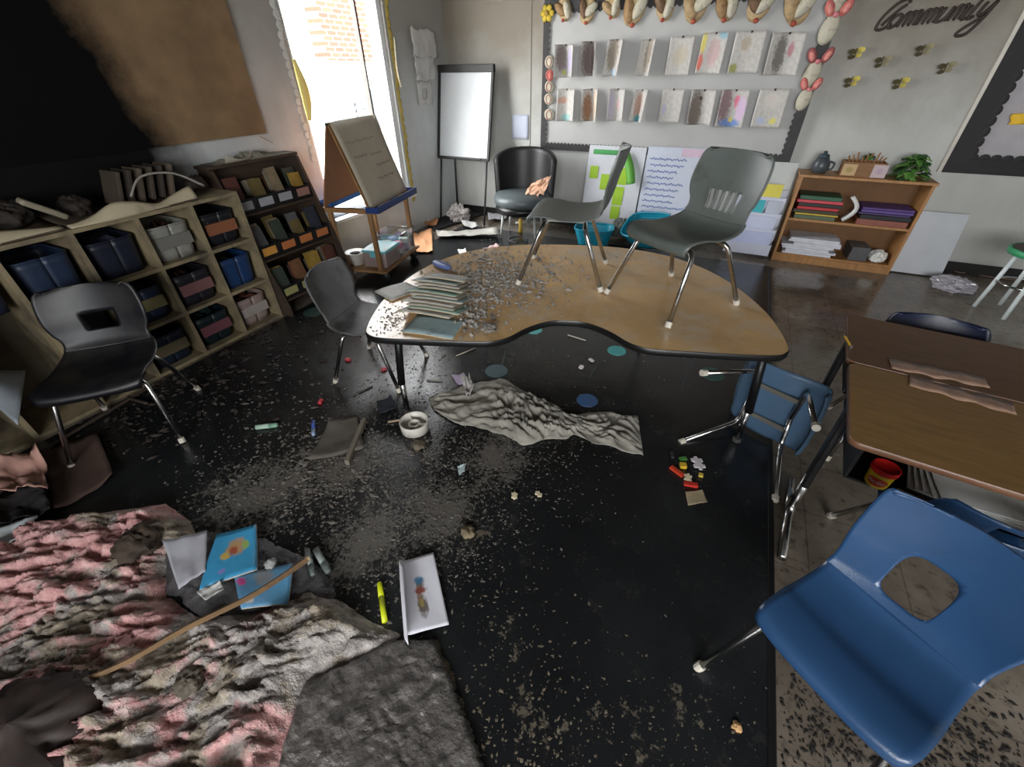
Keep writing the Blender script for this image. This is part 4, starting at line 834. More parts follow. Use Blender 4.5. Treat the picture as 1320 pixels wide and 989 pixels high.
# tiered book rack
br = thing('book_rack', 'dark tiered book rack with open sides between the cubby shelf and the A-frame easel', 'rack', (-3.0, 2.21, 0))
MDW = pm('dark_smoked_wood', (64, 50, 40), .6, var=.2, scale=6, soot=.3)
RY = .345
for y in (-RY, RY): 
    m = MB(); P = [(.20, 0), (.20, .08), (-.10, 1.0), (-.24, 1.02), (-.26, 0)]
    k = len(P)
    for yy in (y-.01, y+.01):
        for (a, z) in P: m.v.append((a, yy, z))
    m.f += [tuple(range(k)), tuple(range(2*k-1, k-1, -1))]+[(i, (i+1) % k, k+(i+1) % k, k+i) for i in range(k)]
    m.build('side_panel', MDW, br)
MB().box((-.18, 0, 1.015), (.14, 2*RY+.04, .02)).build('top', MDW, br, bevel=.002)
MB().box((-.25, 0, .5), (.012, 2*RY, 1.0)).build('back_panel', MDW, br)
tiers = [(.72, -.03, (156, 158, 164), 'grey'), (.42, .06, (186, 112, 62), 'orange'), (.13, .15, (150, 146, 96), 'olive')]
for (z_, x_, c_, nm) in tiers: MB().box((x_-.11, 0, z_-.008), (.26, 2*RY-.02, .014)).build('tier_shelf', MDW, br)
bookc = [(112, 76, 48), (150, 122, 52), (92, 92, 94), (54, 62, 54), (128, 114, 92), (88, 50, 42), (48, 52, 64), (136, 128, 114), (104, 90, 52)]
ti = 0
for (z_, x_, c_, nm) in tiers:
    for b in range(4):
        y = -.2512+b*.1675; xw = -3.0+x_
        t = thing('book_bin', 'black book bin with %s label, %s from the cubby on the %s rack tier' % (nm, ('first', 'second', 'third', 'fourth')[b], {'grey': 'top', 'orange': 'middle', 'olive': 'bottom'}[nm]), 'bin', (xw, 2.21+y, z_), 0, 'book bins with %s labels' % nm)
        MBIN = pm('black_bin_plastic', (24, 23, 24), .4)
        MB().box((-.002, 0, .045), (.006, .165, .09)).box((-.16, 0, .07), (.006, .165, .14)).box((-.08, -.08, .05), (.16, .005, .10)).box((-.08, .08, .05), (.16, .005, .10)).box((-.08, 0, .003), (.16, .165, .006)).build('bin_body', MBIN, t)
        lc = c_ if not (nm == 'orange' and b == 0) else (206, 146, 66)
        if nm == 'grey' and b == 3: lc = (150, 112, 100)
        MB().box((.003, 0, .048), (.004, .115, .055)).build('label', pm('binlabel_%d_%d_%d' % lc, lc, .6, var=.1, soot=.1), t, bevel=.001)
        for k in range(random.choice((2, 3, 3))):
            bc_ = random.choice(bookc); hh = random.uniform(.17, .235)
            bwd = random.uniform(.085, .112); o = MB().box((0, 0, hh/2), (.012, bwd, hh)).box((-.001, .002, hh/2), (.0095, bwd, hh-.006)).build('picture_book', pm('pbook_%d_%d_%d' % bc_, bc_, .55, var=.25, scale=14, soot=.2), None)
            o.location = (xw-.032-.030*k, 2.21+y+random.uniform(-.007, .007), z_+.0105); o.rotation_euler = (random.uniform(-.05, .05), radians(-14), 0); tag(o, 'smoke-dulled picture book, %s in the %s bin from the cubby, %s-label tier' % (('foremost', 'second', 'third')[k], ('first', 'second', 'third', 'fourth')[b], nm), 'book', 'picture books in the rack, %s tier' % nm)
def debrisheap(): pass
o = MB().grid(lambda u, v: (-3.25+.16*u, 1.89+.62*v, 1.028+.045*max(0, nz(u*3, v*9, 1)+.3)*sin(pi*u)*sin(pi*v)), 12, 40).build('ash_layer', pm('grey_green_ash', (132, 130, 116), .9, var=.4, scale=20, bump=.4), None, False); tag(o, 'layer of pale ash crumbs on top of the book rack', 'ash', kind='stuff')
o = MB().grid(lambda u, v: (-3.11+.03*sin(pi*u)+.02*v, 1.98+.2*u, 1.03+.05*v*(1-.7*sin(pi*u))), 12, 3).build('curled_label', pm('pale_curl', (166, 158, 142), .6), None, True, solid=.001); tag(o, 'curled pale strip hanging over the top of the book rack', 'paper')

# ================================================================== A-FRAME EASEL CART
MEW = woodmat('easel_wood', (150, 112, 72), None, .55, (8, 8, 1.2), 4)
ec = thing('easel_cart', 'wooden A-frame chart easel on a cart with blue trays by the window', 'easel', (-2.78, 2.62, .009), radians(12.5))
L_ = .70
for (x, s) in ((.19, 1), (-.17, -1)):
    for y in (.02, L_-.02): MB().box((x, y, .345), (.035, .035, .53)).build('post', MEW, ec, bevel=.003)
for y in (.02, L_-.02): MB().box((0, y, .60), (.46, .04, .035)).build('end_rail', MEW, ec, bevel=.003)
MB().box((.02, L_/2, .10), (.46, L_+.02, .022)).build('bottom_shelf', MEW, ec, bevel=.003)
for x in (-.16, .2):
    for y in (.05, L_-.05): MB().tube([(x, y-.012, .045), (x, y+.012, .045)], .044, 14).build('caster', pm('black_caster', (24, 24, 24), .5), ec, True)
MBT = pm('blue_tray_plastic', (40, 62, 118), .4, var=.1)
for (x, s) in ((.24, 1), (-.24, -1)):
    y0 = -.02 if s > 0 else .07; yl = L_+.02-y0; ym = (L_+.02+y0)/2
    MB().box((x, ym, .60), (.11, yl, .008)).box((x+s*.052, ym, .622), (.006, yl, .05)).box((x-s*.052, ym, .615), (.006, yl, .035)).box((x, y0, .62), (.11, .006, .045)).box((x, L_+.02, .62), (.11, .006, .045)).build('tray', MBT if s > 0 else pm('bright_blue_tray', (36, 100, 176), .4), ec)
for (x, m, nm) in ((.20, MEW, 'front_panel'), (-.20, pm('brown_masonite', (140, 98, 66), .6, var=.1), 'back_panel')):
    MB().grid(lambda u, v: (x*(1-v*.97), u*L_, .625+.575*v), 4, 4).build(nm, m, ec, False, solid=.014)
for x in (-.01, .01): pass
MB().tube([(0, -.01, 1.2), (0, L_+.01, 1.2)], .012, 8).build('hinge_rod', pm('dark_hinge', (70, 64, 58), .5, .4), ec, True)
cp = MB().grid(lambda u, v: (.20*(1-v*.97)+.014+.006*sin(u*4+v*3), .005+u*(L_-.02), .625+.59*v), 10, 10).build('chart_paper', pm('smoky_chart_paper', (178, 168, 150), .8, var=.08, scale=4), ec, True, solid=.002)
for k, z in enumerate((1.07, .97, .96, .88, .79)):
    x0 = (.08, .10, .34, .36, .30)[k]; ln = (.42, .2, .2, .26, .3)[k]; pts = []
    for i in range(30):
        y = x0+ln*i/29; v = (z-.625)/.575; pts.append(Vector((.20*(1-v*.97)+.0215+.006*sin(y/L_*4+v*3), y, z+.008*sin(i*1.9)+.006*sin(i*.7))))
    MB().tube(pts, .0022, 4).build('faint_writing', pm('faded_marker', (140, 122, 112), .8), cp)
Rc = Matrix.Rotation(radians(12.5), 3, 'Z')
def onc(x, y, z): return Vector((-2.78, 2.62, .009))+Rc @ Vector((x, y, z))
for i in range(9):
    y = .11+i*.062; c = ((206, 60, 70), (226, 226, 222), (60, 140, 90), (200, 130, 150), (226, 226, 222), (120, 150, 190), (226, 226, 220), (210, 180, 60), (226, 120, 110))[i]
    t = thing('tray_marker', '%s marker lying in the dark blue easel tray' % ('red', 'white', 'green', 'mauve', 'ivory', 'pale blue', 'snow white', 'mustard', 'salmon')[i], 'marker', onc(.242+.019*(-1)**i, y, .6135), radians(12.5+90+random.uniform(-8, 8)), 'markers in the easel tray')
    MB().tube([(-.05, 0, 0), (.025, 0, 0)], .008, 8).build('barrel', pm('mk_%d' % i, c, .4), t, True); MB().tube([(.025, 0, 0), (.05, 0, 0)], .009, 8).build('cap', pm('mkc_%d' % i, tuple(int(v*.7) for v in c), .4), t, True)
# boxes on the cart
MCLR = pm('cloudy_clear_plastic', (150, 132, 128), .25, var=.2, scale=10)
def lidbox(label, c, rz, d, mb, ml):
    t = thing('storage_box', label, 'box', c, rz)
    MB().box((0, 0, d[2]/2), d).build('box_body', mb, t, bevel=.012); MB().box((0, 0, d[2]+.011), (d[0]*1.06, d[1]*1.05, .024)).build('lid', ml, t, bevel=.008)
    for s in (-1, 1): MB().box((0, s*d[1]*.53, d[2]*.9), (d[0]*.3, .012, .04)).build('latch', ml, t, bevel=.002)
lidbox('clear plastic box with a light teal lid on the easel cart bottom shelf', onc(.125, .195, .1105), radians(12), (.22, .27, .13), MCLR, pm('light_teal_lid', (116, 190, 200), .35, var=.06))
ob = thing('craft_basket', 'clear open box of pink, white and mint craft pieces on the easel cart', 'box', onc(.105, .50, .1105), radians(13.5))
for (x, y, a, b) in ((-.13, 0, .006, .26), (.13, 0, .006, .26), (0, -.13, .26, .006), (0, .13, .26, .006)): MB().box((x, y, .10), (a, b, .20)).build('box_wall', glassmat('hazy_box_plastic', (.9, .93, .93), .25), ob)
MB().box((0, 0, .004), (.26, .26, .008)).build('box_floor', MCLR, ob)
for i, c in enumerate(((222, 70, 130), (226, 224, 220), (170, 220, 200), (206, 190, 214), (230, 226, 216), (226, 100, 150), (160, 150, 200), (214, 226, 220))):
    o = MB().box((0, 0, 0), (.088, .062, .05)).build('craft_piece', pm('craft_%d' % i, c, .5, var=.1), None, bevel=.010); o.location = onc(.105+((i % 2)-.5)*.118, .50+((i//2) % 2-.5)*.118, .146+.056*(i//4)); o.rotation_euler = (random.uniform(-.06, .06), random.uniform(-.06, .06), radians(12.5)+random.uniform(0, 3.1)); tag(o, '%s craft piece in the clear open box' % ('magenta', 'off-white', 'mint', 'lilac', 'ivory', 'hot pink', 'lavender', 'pale mint')[i], 'craft piece')
o = MB().grid(lambda u, v: onc(-.185+.13*u, .25+.34*v, .114+.06*abs(nz(u*3, v*3, 4))), 10, 12).build('yellow_packet', pm('yellow_packet', (214, 186, 74), .5, var=.25, scale=12), None, True, solid=.004); tag(o, 'crumpled yellow packet on the easel cart shelf behind the boxes', 'packet')
wbk = thing('white_tub', 'round white tub with dark contents at the back of the easel cart shelf', 'tub', onc(-.105, .135, .1105))
MB().lathe([(.07, 0), (.085, .10), (.09, .105), (.08, .1), (.0, .085)], n=24).build('tub_body', pm('tub_white', (214, 212, 204), .4), wbk, True); MB().lathe([(.0, .088), (.06, .092), (.0, .10)], n=12).build('contents', pm('tub_dark', (50, 48, 46), .8), wbk, True)

# ================================================================== FLOOR LITTER, far side
def flat(name, label, pts, rgb, cat='paper', amp=.012, sd=1., z=.011, rough=.8, thick=.0015): return sheet(name, label, pts, z, pm('%s_%d_%d_%d' % (name, *rgb), rgb, rough, var=.1, soot=.08, scale=10), cat, amp, sd, None, thick)
flat('kraft_scrap', 'torn tan kraft paper scrap on the floor before the easel cart', ((527, 303), (557, 300), (558, 327), (528, 328)), (206, 150, 108), amp=.03, sd=2)
flat('kraft_scrap', 'second tan kraft scrap curled up by the dark mat', ((545, 288), (560, 283), (566, 290), (550, 295)), (206, 146, 102), amp=.05, sd=3)
flat('door_mat', 'dark flat mat on the floor in the room corner', ((545, 280), (612, 262), (628, 275), (560, 298)), (34, 32, 32), 'mat', .004, 4, .011, .8, .008)
flat('plastic_sheet', 'long pale twisted plastic sheet on the floor below the easel', ((562, 300), (640, 298), (645, 308), (565, 309)), (190, 188, 180), 'plastic', .035, 5, .011, .3)
crumple('crumpled_fabric', 'crumpled pale grey fabric at the foot of the flip chart easel', 'cloth', (gz(604, 277).x+.05, 4.62, .09), .13, pm('pale_grey_cloth', (178, 172, 168), .9, var=.12), .75, .8, 3, 36, 2.4)
flat('white_scrap', 'white folded paper on the floor below the crumpled fabric', ((594, 286), (612, 288), (618, 295), (600, 297)), (222, 222, 220), amp=.03, sd=6)
flat('white_scrap', 'pale paper spread on the floor between easel and round-backed chair', ((628, 272), (656, 270), (652, 284), (630, 287)), (206, 206, 210), amp=.03, sd=7)
flat('pink_scrap', 'pale pink paper scrap on the rug behind the table', ((622, 322), (640, 318), (650, 324), (630, 330)), (206, 170, 168), amp=.02, sd=8)
flat('white_scrap', 'tiny white scrap on the rug behind the table edge', ((590, 324), (600, 322), (603, 328), (593, 330)), (226, 224, 220), amp=.01, sd=9)
rg = MB().tube([gz(668, 309, .03)+Vector((.10*cos(k*.35), .10*sin(k*.35), .0)) for k in range(16)], .008, 6).build('cable_loop', pm('dark_cable', (56, 58, 60), .5), None, True); tag(rg, 'dark loop of cable on the floor by the round-backed chair', 'cable')
tt = thing('toy_figure', 'small yellow and white toy on the floor by the grey table chair', 'toy', (*gz(671, 300).xy, .0105), .3)
MB().lathe([(.03, 0), (.02, .06), (.028, .12), (.016, .15), (.0, .155)], n=12).build('toy_body', pm('toy_yellow', (206, 170, 70), .5), tt, True); MB().tube([(-.06, 0, .1), (.06, 0, .11)], .012, 8).build('toy_arms', pm('toy_white', (210, 206, 196), .5), tt, True)
pn = gz(540, 322, .012)
o = MB().lathe([(.03, 0), (.04, .10), (.042, .102), (.035, .1), (.0, .02)], n=18, M=mrot(1.3, 0, .4)).build('can', pm('dull_can', (150, 136, 116), .4, .5), None, True); o.location = (*gz(531, 298).xy, .05); tag(o, 'dull open tin can lying by the kraft scraps', 'can')

# ================================================================== FOREGROUND: insulation and debris
def inpoly(P, x, y):
    r = False; n = len(P); j = n-1
    for i in range(n):
        if (P[i][1] > y) != (P[j][1] > y) and x < (P[j][0]-P[i][0])*(y-P[i][1])/(P[j][1]-P[i][1])+P[i][0]: r = not r
        j = i
    return r
def pdist(P, x, y):
    d = 9.; n = len(P)
    for i in range(n):
        ax, ay = P[i]; bx, by = P[(i+1) % n]; dx, dy = bx-ax, by-ay; t = max(0, min(1, ((x-ax)*dx+(y-ay)*dy)/(dx*dx+dy*dy+1e-12))); d = min(d, math.hypot(x-ax-t*dx, y-ay-t*dy))
    return d
INS = [gz(x, y, .02).xy[:] for x, y in ((-60, 715), (0, 690), (60, 668), (130, 657), (215, 645), (247, 668), (258, 692), (222, 712), (218, 760), (255, 790), (330, 785), (400, 752), (440, 770), (485, 798), (524, 814), (515, 826), (402, 880), (376, 950), (352, 1060), (300, 1130), (-120, 1130))]
def inscol():
    t = NT('fibreglass_insulation'); g = t.n('ShaderNodeNewGeometry'); P = g.outputs['Position']
    n1 = t.noise(P, 3.4, 5, .6); n2 = t.noise(P, 26, 5, .7); n3 = t.noise(P, 7.5, 5, .6)
    pink = t.ramp(n2, [(.3, lin((176, 122, 120))), (.7, lin((236, 190, 186)))]); grey = t.ramp(n2, [(.3, lin((104, 98, 95))), (.7, lin((200, 192, 186)))]); tan = t.ramp(n2, [(.3, lin((96, 85, 68))), (.7, lin((176, 160, 132)))])
    sp = t.n('ShaderNodeSeparateXYZ'); t.l(P, sp.inputs[0])
    bias = t.math('MULTIPLY', t.math('ADD', sp.outputs[0], 1.35), -.10)
    c = t.mix(t.ramp(n3, [(.48, 0.), (.56, .7)]), grey, tan); c = t.mix(t.ramp(t.math('ADD', n1, bias), [(.50, 0.), (.56, 1.)]), c, pink)
    c = t.mix(t.ramp(t.noise(P, 12, 5, .7), [(.62, 0.), (.74, .6)]), c, lin((46, 40, 36)))
    t.bump(t.math('ADD', n2, t.noise(P, 110, 3)), .7, .012); return t.out(c, .9)
def mound(name, label, P, step, hfun, mat, cat, kind=None):
    xs = [p[0] for p in P]; ys = [p[1] for p in P]; x0, x1, y0, y1 = min(xs), max(xs), min(ys), max(ys); nx = int((x1-x0)/step)+1; ny = int((y1-y0)/step)+1
    idx = {}; m = MB()
    for j in range(ny+1):
        for i in range(nx+1):
            x, y = x0+i*step, y0+j*step
            x += .03*nz(x*6, y*6, 2); y += .03*nz(x*6, y*6, 9)
            if inpoly(P, x, y):
                idx[i, j] = len(m.v); m.v.append((x, y, .004+hfun(x, y, pdist(P, x, y))))
    for (i, j), a in idx.items():
        q = [idx.get((i+1, j)), idx.get((i+1, j+1)), idx.get((i, j+1))]
        if None not in q: m.f.append((a, *q))
    return tag(m.build(name, mat, None, True), label, cat, kind=kind)
def hins(x, y, d):
    e = min(1, d/.10); e = e*e*(3-2*e)
    p, q = x*.80+y*.6, y*.80-x*.6      # fibres lie along p
    n1 = noise.hetero_terrain(Vector((x*3.2, y*3.2, 1)), 1., 2., 5, .6)*.5; w = .25*nz(x*5, y*5, 7, 3)
    n2 = abs(nz(p*5+w, q*13+w*2, 5, 4)); n4 = abs(nz(p*9+w*3, q*30+w*4, 15, 3)); n3 = nz(p*26, q*62, 3, 3)
    return e*max(.006, .012+.055*n1+.07*n2+.03*n4+.011*n3)+.004*(1-e)
mound('insulation', 'sodden heap of pink and grey fibreglass insulation on the floor', INS, .0075, hins, inscol(), 'insulation', 'stuff')
WASH = [gz(x, y, .01).xy[:] for x, y in ((205, 705), (262, 680), (345, 690), (420, 728), (450, 775), (330, 800), (250, 800), (205, 765))]
mound('wet_ash', 'flat patch of wet grey ash under the blue picture books', WASH, .01, lambda x, y, d: min(1, d/.06)*(.022+.012*nz(x*14, y*14, 2)+.006*nz(x*50, y*50, 2, 2)), pm('wet_grey_ash', (88, 86, 88), .5, var=.4, scale=24, soot=.15, bump=.5), 'ash', 'stuff')
SLAB = [gz(x, y, .03).xy[:] for x, y in ((388, 878), (505, 820), (562, 820), (588, 880), (618, 960), (650, 1060), (335, 1060), (360, 960))]
mound('ceiling_tile', 'soaked dark grey ceiling tile lying flat beside the insulation', SLAB, .009, lambda x, y, d: min(1, d/.015)*(.026+.012*nz(x*5, y*5, 1)+.014*abs(nz(x*12-y*9, y*26+x*14, 6, 4))+.005*nz(x*60, y*60, 4, 2)), pm('soaked_tile', (96, 92, 88), .4, var=.45, scale=22, soot=.28, sootc=(.03, .027, .025), bump=.7, bscale=60), 'ceiling tile')
o = mound('fallen_chunk', 'brown soggy strip of tile backing along the edge of the ceiling tile', [gz(x, y, .01).xy[:] for x, y in ((549, 822), (566, 822), (600, 900), (612, 960), (585, 950), (560, 890))], .007, lambda x, y, d: min(1, d/.012)*(.014+.016*nz(x*12, y*12, 8)), pm('soggy_backing', (96, 82, 62), .8, var=.45, scale=30, soot=.25), 'debris')
# dark soaked lump at the near corner of the heap
crumple('dark_lump', 'dark brown soaked lump of charred ceiling half buried in insulation', 'debris', (*gz(45, 950, .05).xy, .05), .17, pm('dark_brown_char', (48, 36, 31), .7, var=.4, scale=12, soot=.1), .55, .55, 6, 40, 2.2)
crumple('dark_lump', 'brown clod on top of the pink insulation', 'debris', (*gz(180, 702, .05).xy, .06), .075, pm('brown_clod', (66, 54, 44), .85, var=.4, scale=20), .7, .7, 9, 30, 2.6)
crumple('dark_lump', 'small grey clod in the insulation beside the dark soaked lump', 'debris', (*gz(245, 880, .05).xy, .055), .035, pm('grey_clod', (96, 88, 76), .85, var=.3, scale=20), .7, .7, 12, 24, 2.6)
# stick
ST = [gz(395, 722, .085), gz(330, 765, .10), gz(240, 810, .115), gz(150, 860, .11), gz(30, 905, .09)]
sk_ = thing('wooden_stick', 'long splintered wooden stick lying across the insulation', 'stick', ST[0]); o0 = ST[0]
m = MB(); q = smooth([p-o0 for p in ST], 6)
for i in range(len(q)-1): pass
m.tube(q, .0105, 6, 0, .007).build('stick_body', woodmat('weathered_stick', (140, 110, 76), (70, 56, 44), .7, (1, 1, 1), 9), sk_, False)
MB().tube([q[0]-Vector((.004, .002, 0)), q[0]+(q[0]-q[1]).normalized()*.012], .011, 6, 0, .008).build('broken_end', pm('pale_break', (190, 164, 126), .8), sk_)
# markers near the stick
def marker(label, a, b, z, r, cb_, cc, group=None):
    A, B = gz(*a, z), gz(*b, z); t = thing('marker', label, 'marker', (A+B)/2, math.atan2(B.y-A.y, B.x-A.x), group); L = (B-A).length
    MB().tube([(-L/2, 0, 0), (L*.12, 0, 0)], r, 12).build('barrel', pm('barrel_%d_%d_%d' % cb_, cb_, .4, var=.08, soot=.08), t, True)
    MB().tube([(L*.12, 0, 0), (L*.46, 0, 0), (L/2, 0, 0)], r*1.12, 12, 0, r*.75).build('cap', pm('cap_%d_%d_%d' % cc, cc, .4, var=.08, soot=.08), t, True)
marker('grey-green marker beside the end of the wooden stick', (396, 709), (404, 742), .03, .010, (130, 140, 136), (110, 122, 120))
marker('fatter grey-green marker, second one beside the end of the wooden stick', (407, 709), (424, 738), .03, .012, (140, 150, 146), (116, 128, 126))
marker('fluorescent yellow highlighter beside the paper with the picture', (496, 802), (489, 751), .022, .0095, (214, 224, 40), (206, 216, 30))
marker('pale green glue stick on the black rug', (330, 551), (358, 548), .024, .0125, (176, 206, 186), (130, 170, 146))
marker('small blue marker on the rug beside the grey board piece', (404, 543), (404, 561), .022, .010, (70, 96, 176), (150, 170, 206))
# paper with picture
MPIC = printmat('paper_with_picture', (222, 222, 230), [(.62, .60, .09, .10, (110, 70, 60)), (.58, .45, .07, .22, (150, 120, 100)), (.60, .52, .14, .05, (150, 70, 60)), (.62, .30, .10, .16, (96, 84, 74)), (.60, .36, .05, .08, (170, 150, 90)), (.60, .66, .12, .07, (70, 130, 170))], dirt=.04)
def pfold(u, v):
    k = max(0, .34-u)/.34; return Vector((.075*k*k, .008*k, .075*k*(1-.5*k)+.012*sin(pi*v)*k))
A4 = [(500, 730), (559, 714), (579, 806), (503, 828)]
a, b, c, d = (gz(*q, .02) for q in A4)
o = MB().grid(lambda u, v: (d*(1-u)+c*u)*(1-v)+(a*(1-u)+b*u)*v+pfold(u, v)+Vector((0, 0, .004+.006*sin(u*3+v*2)**2)), 24, 20).build('picture_sheet', MPIC, None, True, solid=.001); tag(o, 'white sheet with a small printed picture and one edge curled up', 'paper')
# picture books in the heap
def pbook(label, pts, z, blobs, base, nm):
    a, b, c, d = (gz(*q, z) for q in pts); t = thing('picture_book', label, 'book', ((a+b+c+d)/4).to_tuple()); o_ = (a+b+c+d)/4
    f = lambda dz: (lambda u, v: (d*(1-u)+c*u)*(1-v)+(a*(1-u)+b*u)*v-o_+Vector((0, 0, dz+.004*sin(u*3+v*4))))
    MB().grid(f(.007), 10, 10).build('cover', printmat(nm, base, blobs, .35, .1), t, True, solid=.0015); MB().grid(f(.0025), 10, 10).build('pages', pm('book_pages', (206, 200, 188), .8, var=.1), t, True, solid=.007)
pbook('bright blue picture book with a printed orange figure lying on the insulation', ((280, 690), (331, 678), (332, 735), (258, 762)), .055, [(.55, .62, .25, .22, (196, 150, 90)), (.35, .48, .12, .10, (214, 176, 60)), (.5, .55, .10, .12, (170, 80, 60)), (.75, .62, .1, .12, (150, 180, 90)), (.35, .18, .08, .05, (150, 130, 200))], (70, 160, 206), 'blue_book_cover')
pbook('blue book with a magenta spot under the wooden stick', ((302, 742), (378, 728), (372, 780), (312, 786)), .05, [(.1, .75, .10, .14, (222, 70, 150)), (.5, .8, .2, .3, (150, 150, 150)), (.85, .3, .3, .4, (96, 160, 200)), (.2, .2, .12, .12, (200, 190, 180))], (104, 158, 196), 'second_book_cover')
flat('scorched_sheet', 'grey-white speckled sheet lying on the insulation beside the blue book', ((212, 700), (268, 686), (268, 740), (232, 762)), (176, 176, 184), amp=.012, sd=11, z=.05)
flat('white_scrap', 'small white torn strip between the two blue books', ((256, 766), (286, 752), (290, 762), (266, 776)), (200, 200, 196), amp=.01, sd=12, z=.06)
crumple('plastic_wad', 'small wad of clear plastic above the magenta-spotted book', 'plastic', (*gz(350, 728, .05).xy, .055), .022, pm('clear_wad', (176, 178, 176), .2, var=.2), .7, .7, 3, 18)
# left edge litter
flat('cardboard_sheet', 'soaked dark brown cardboard sheet leaning by the scorched chair', ((55, 590), (128, 560), (152, 620), (75, 660)), (74, 56, 48), 'cardboard', .018, 14, .012, .85, .004)
flat('pink_blotched_paper', 'crumpled pink and cream blotched paper beside the brown cardboard', ((-10, 600), (62, 588), (72, 640), (-8, 648)), (206, 160, 146), 'paper', .06, 15, .04)
flat('white_sheet', 'plain white sheet lying at the edge of the pink insulation', ((-30, 690), (52, 668), (38, 688), (-30, 740)), (206, 214, 218), 'paper', .02, 16, .05)
flat('dark_cloth', 'black soaked cloth between the white sheet and the blotched paper', ((-20, 645), (70, 640), (78, 668), (-20, 690)), (26, 24, 26), 'cloth', .05, 17, .02)
o = MB().grid(lambda u, v: gz(-25+58*u-10*v, 478+50*v*u+20*v, .44-.06*u+.02*sin(v*4)), 10, 10).build('melted_sheet', pm('pale_melted_plastic', (150, 158, 166), .35, var=.15), None, True, solid=.004); tag(o, 'pale melted plastic sheet hanging over the scorched chair seat edge', 'plastic')
for i, pts in enumerate(([(150, 470), (120, 500), (60, 530), (0, 565)], [(130, 495), (160, 510), (190, 520)])):
    o = MB().tube(smooth([Vector((max(gz(x, y, .022).x, -2.83+.03*k), gz(x, y, .022).y, .021)) for k, (x, y) in enumerate(pts)]), .009, 6).build('burnt_cable', pm('burnt_cable', (60, 48, 40), .7), None, True); tag(o, ('long burnt brown cable on the floor under the scorched chair', 'short burnt brown cable on the floor under the scorched chair')[i], 'cable')
# grey board piece and its rim
flat('board_piece', 'dirty grey board piece lying on the rug near the white dish', ((425, 545), (462, 540), (470, 580), (400, 598)), (96, 90, 82), 'board', .012, 20, .014, .8, .012)
A, B = gz(470, 541, .03), gz(447, 597, .03); o = MB().bar(A, B, .022, .03).build('board_rail', pm('dusty_rail', (128, 120, 106), .8, var=.3), None, bevel=.003); tag(o, 'short dusty rail standing along the edge of the grey board piece', 'board')
# white round dish
ds = thing('round_dish', 'round white plastic dish with inner ring on the rug', 'dish', (*gz(536, 556).xy, .0105))
MB().lathe([(.0, .004), (.062, .0), (.070, .006), (.074, .062), (.071, .066), (.067, .062), (.064, .014), (.0, .012)], n=36).build('dish_wall', pm('dish_white', (206, 202, 192), .4, var=.05, soot=.05), ds, True)
MB().lathe([(.030, .012), (.030, .048), (.024, .05), (.022, .046), (.022, .012)], n=24).build('inner_ring', pm('dish_white', (0, 0, 0)), ds, True)
for k in range(3): a = k*2.1+.4; MB().bar((cos(a)*.028, sin(a)*.028, .028), (cos(a)*.066, sin(a)*.066, .028), .005, .034).build('divider', pm('dish_white', (0, 0, 0)), ds)
o = MB().bar(gz(500, 544, .018), gz(518, 541, .018), .010, .006).build('craft_stick', pm('craft_stick', (180, 156, 130), .7), None); tag(o, 'flat wooden craft stick tip beside the white dish', 'stick')
# crumpled cloth
TOP = [(552, 514), (578, 506), (605, 498), (640, 490), (668, 500), (690, 514), (715, 522), (735, 536), (770, 533), (800, 535), (822, 538)]
BOT = [(560, 530), (585, 545), (615, 553), (645, 560), (672, 572), (700, 570), (722, 566), (742, 562), (768, 574), (795, 578), (829, 588)]
def clothf(u, v):
    a = cr([(*p,) for p in TOP], u); b = cr([(*p,) for p in BOT], u); x = a[0]*(1-v)+b[0]*v; y = a[1]*(1-v)+b[1]*v+(5*nz(u*9, 3, 1, 3) if v in (0., 1.) else 0)+3*nz(u*8, v*3, 2, 2); P = gz(x, y, .012)
    wv = .5*nz(u*5, v*2, 4, 2); r = 1-abs(nz(u*7+wv, v*4.2+1.6*sin(u*4)+wv, 3, 4))*2.4; e = min(1, 6*v, 6*(1-v), 12*u+.2, 12*(1-u)+.2)
    hump = .5+.9*math.exp(-((u-.45)/.16)**2)
    return P+Vector((0, 0, .004+e*hump*max(0, .055*r+.016*nz(u*22, v*11+wv*3, 1, 3))))
o = MB().grid(clothf, 130, 44).build('crumpled_cloth', pm('dirty_grey_cloth', (150, 146, 136), .9, var=.22, scale=14, soot=.18, sootc=(.06, .055, .05), bump=.3, bscale=300), None, True, solid=.002); tag(o, 'long dirty grey cloth crumpled on the rug before the table', 'cloth')
flat('lilac_card', 'small lilac card on the rug behind the crumpled cloth', ((582, 486), (598, 484), (606, 494), (590, 497)), (176, 160, 186), 'card', .008, 22)
flat('white_scrap', 'white paper twist standing by the end of the crumpled cloth fold', ((594, 494), (606, 490), (612, 512), (602, 516)), (190, 186, 182), amp=.05, sd=23)
flat('white_scrap', 'small blue-white paper scrap on the open rug', ((590, 603), (601, 598), (599, 611), (592, 613)), (190, 206, 208), amp=.008, sd=24)
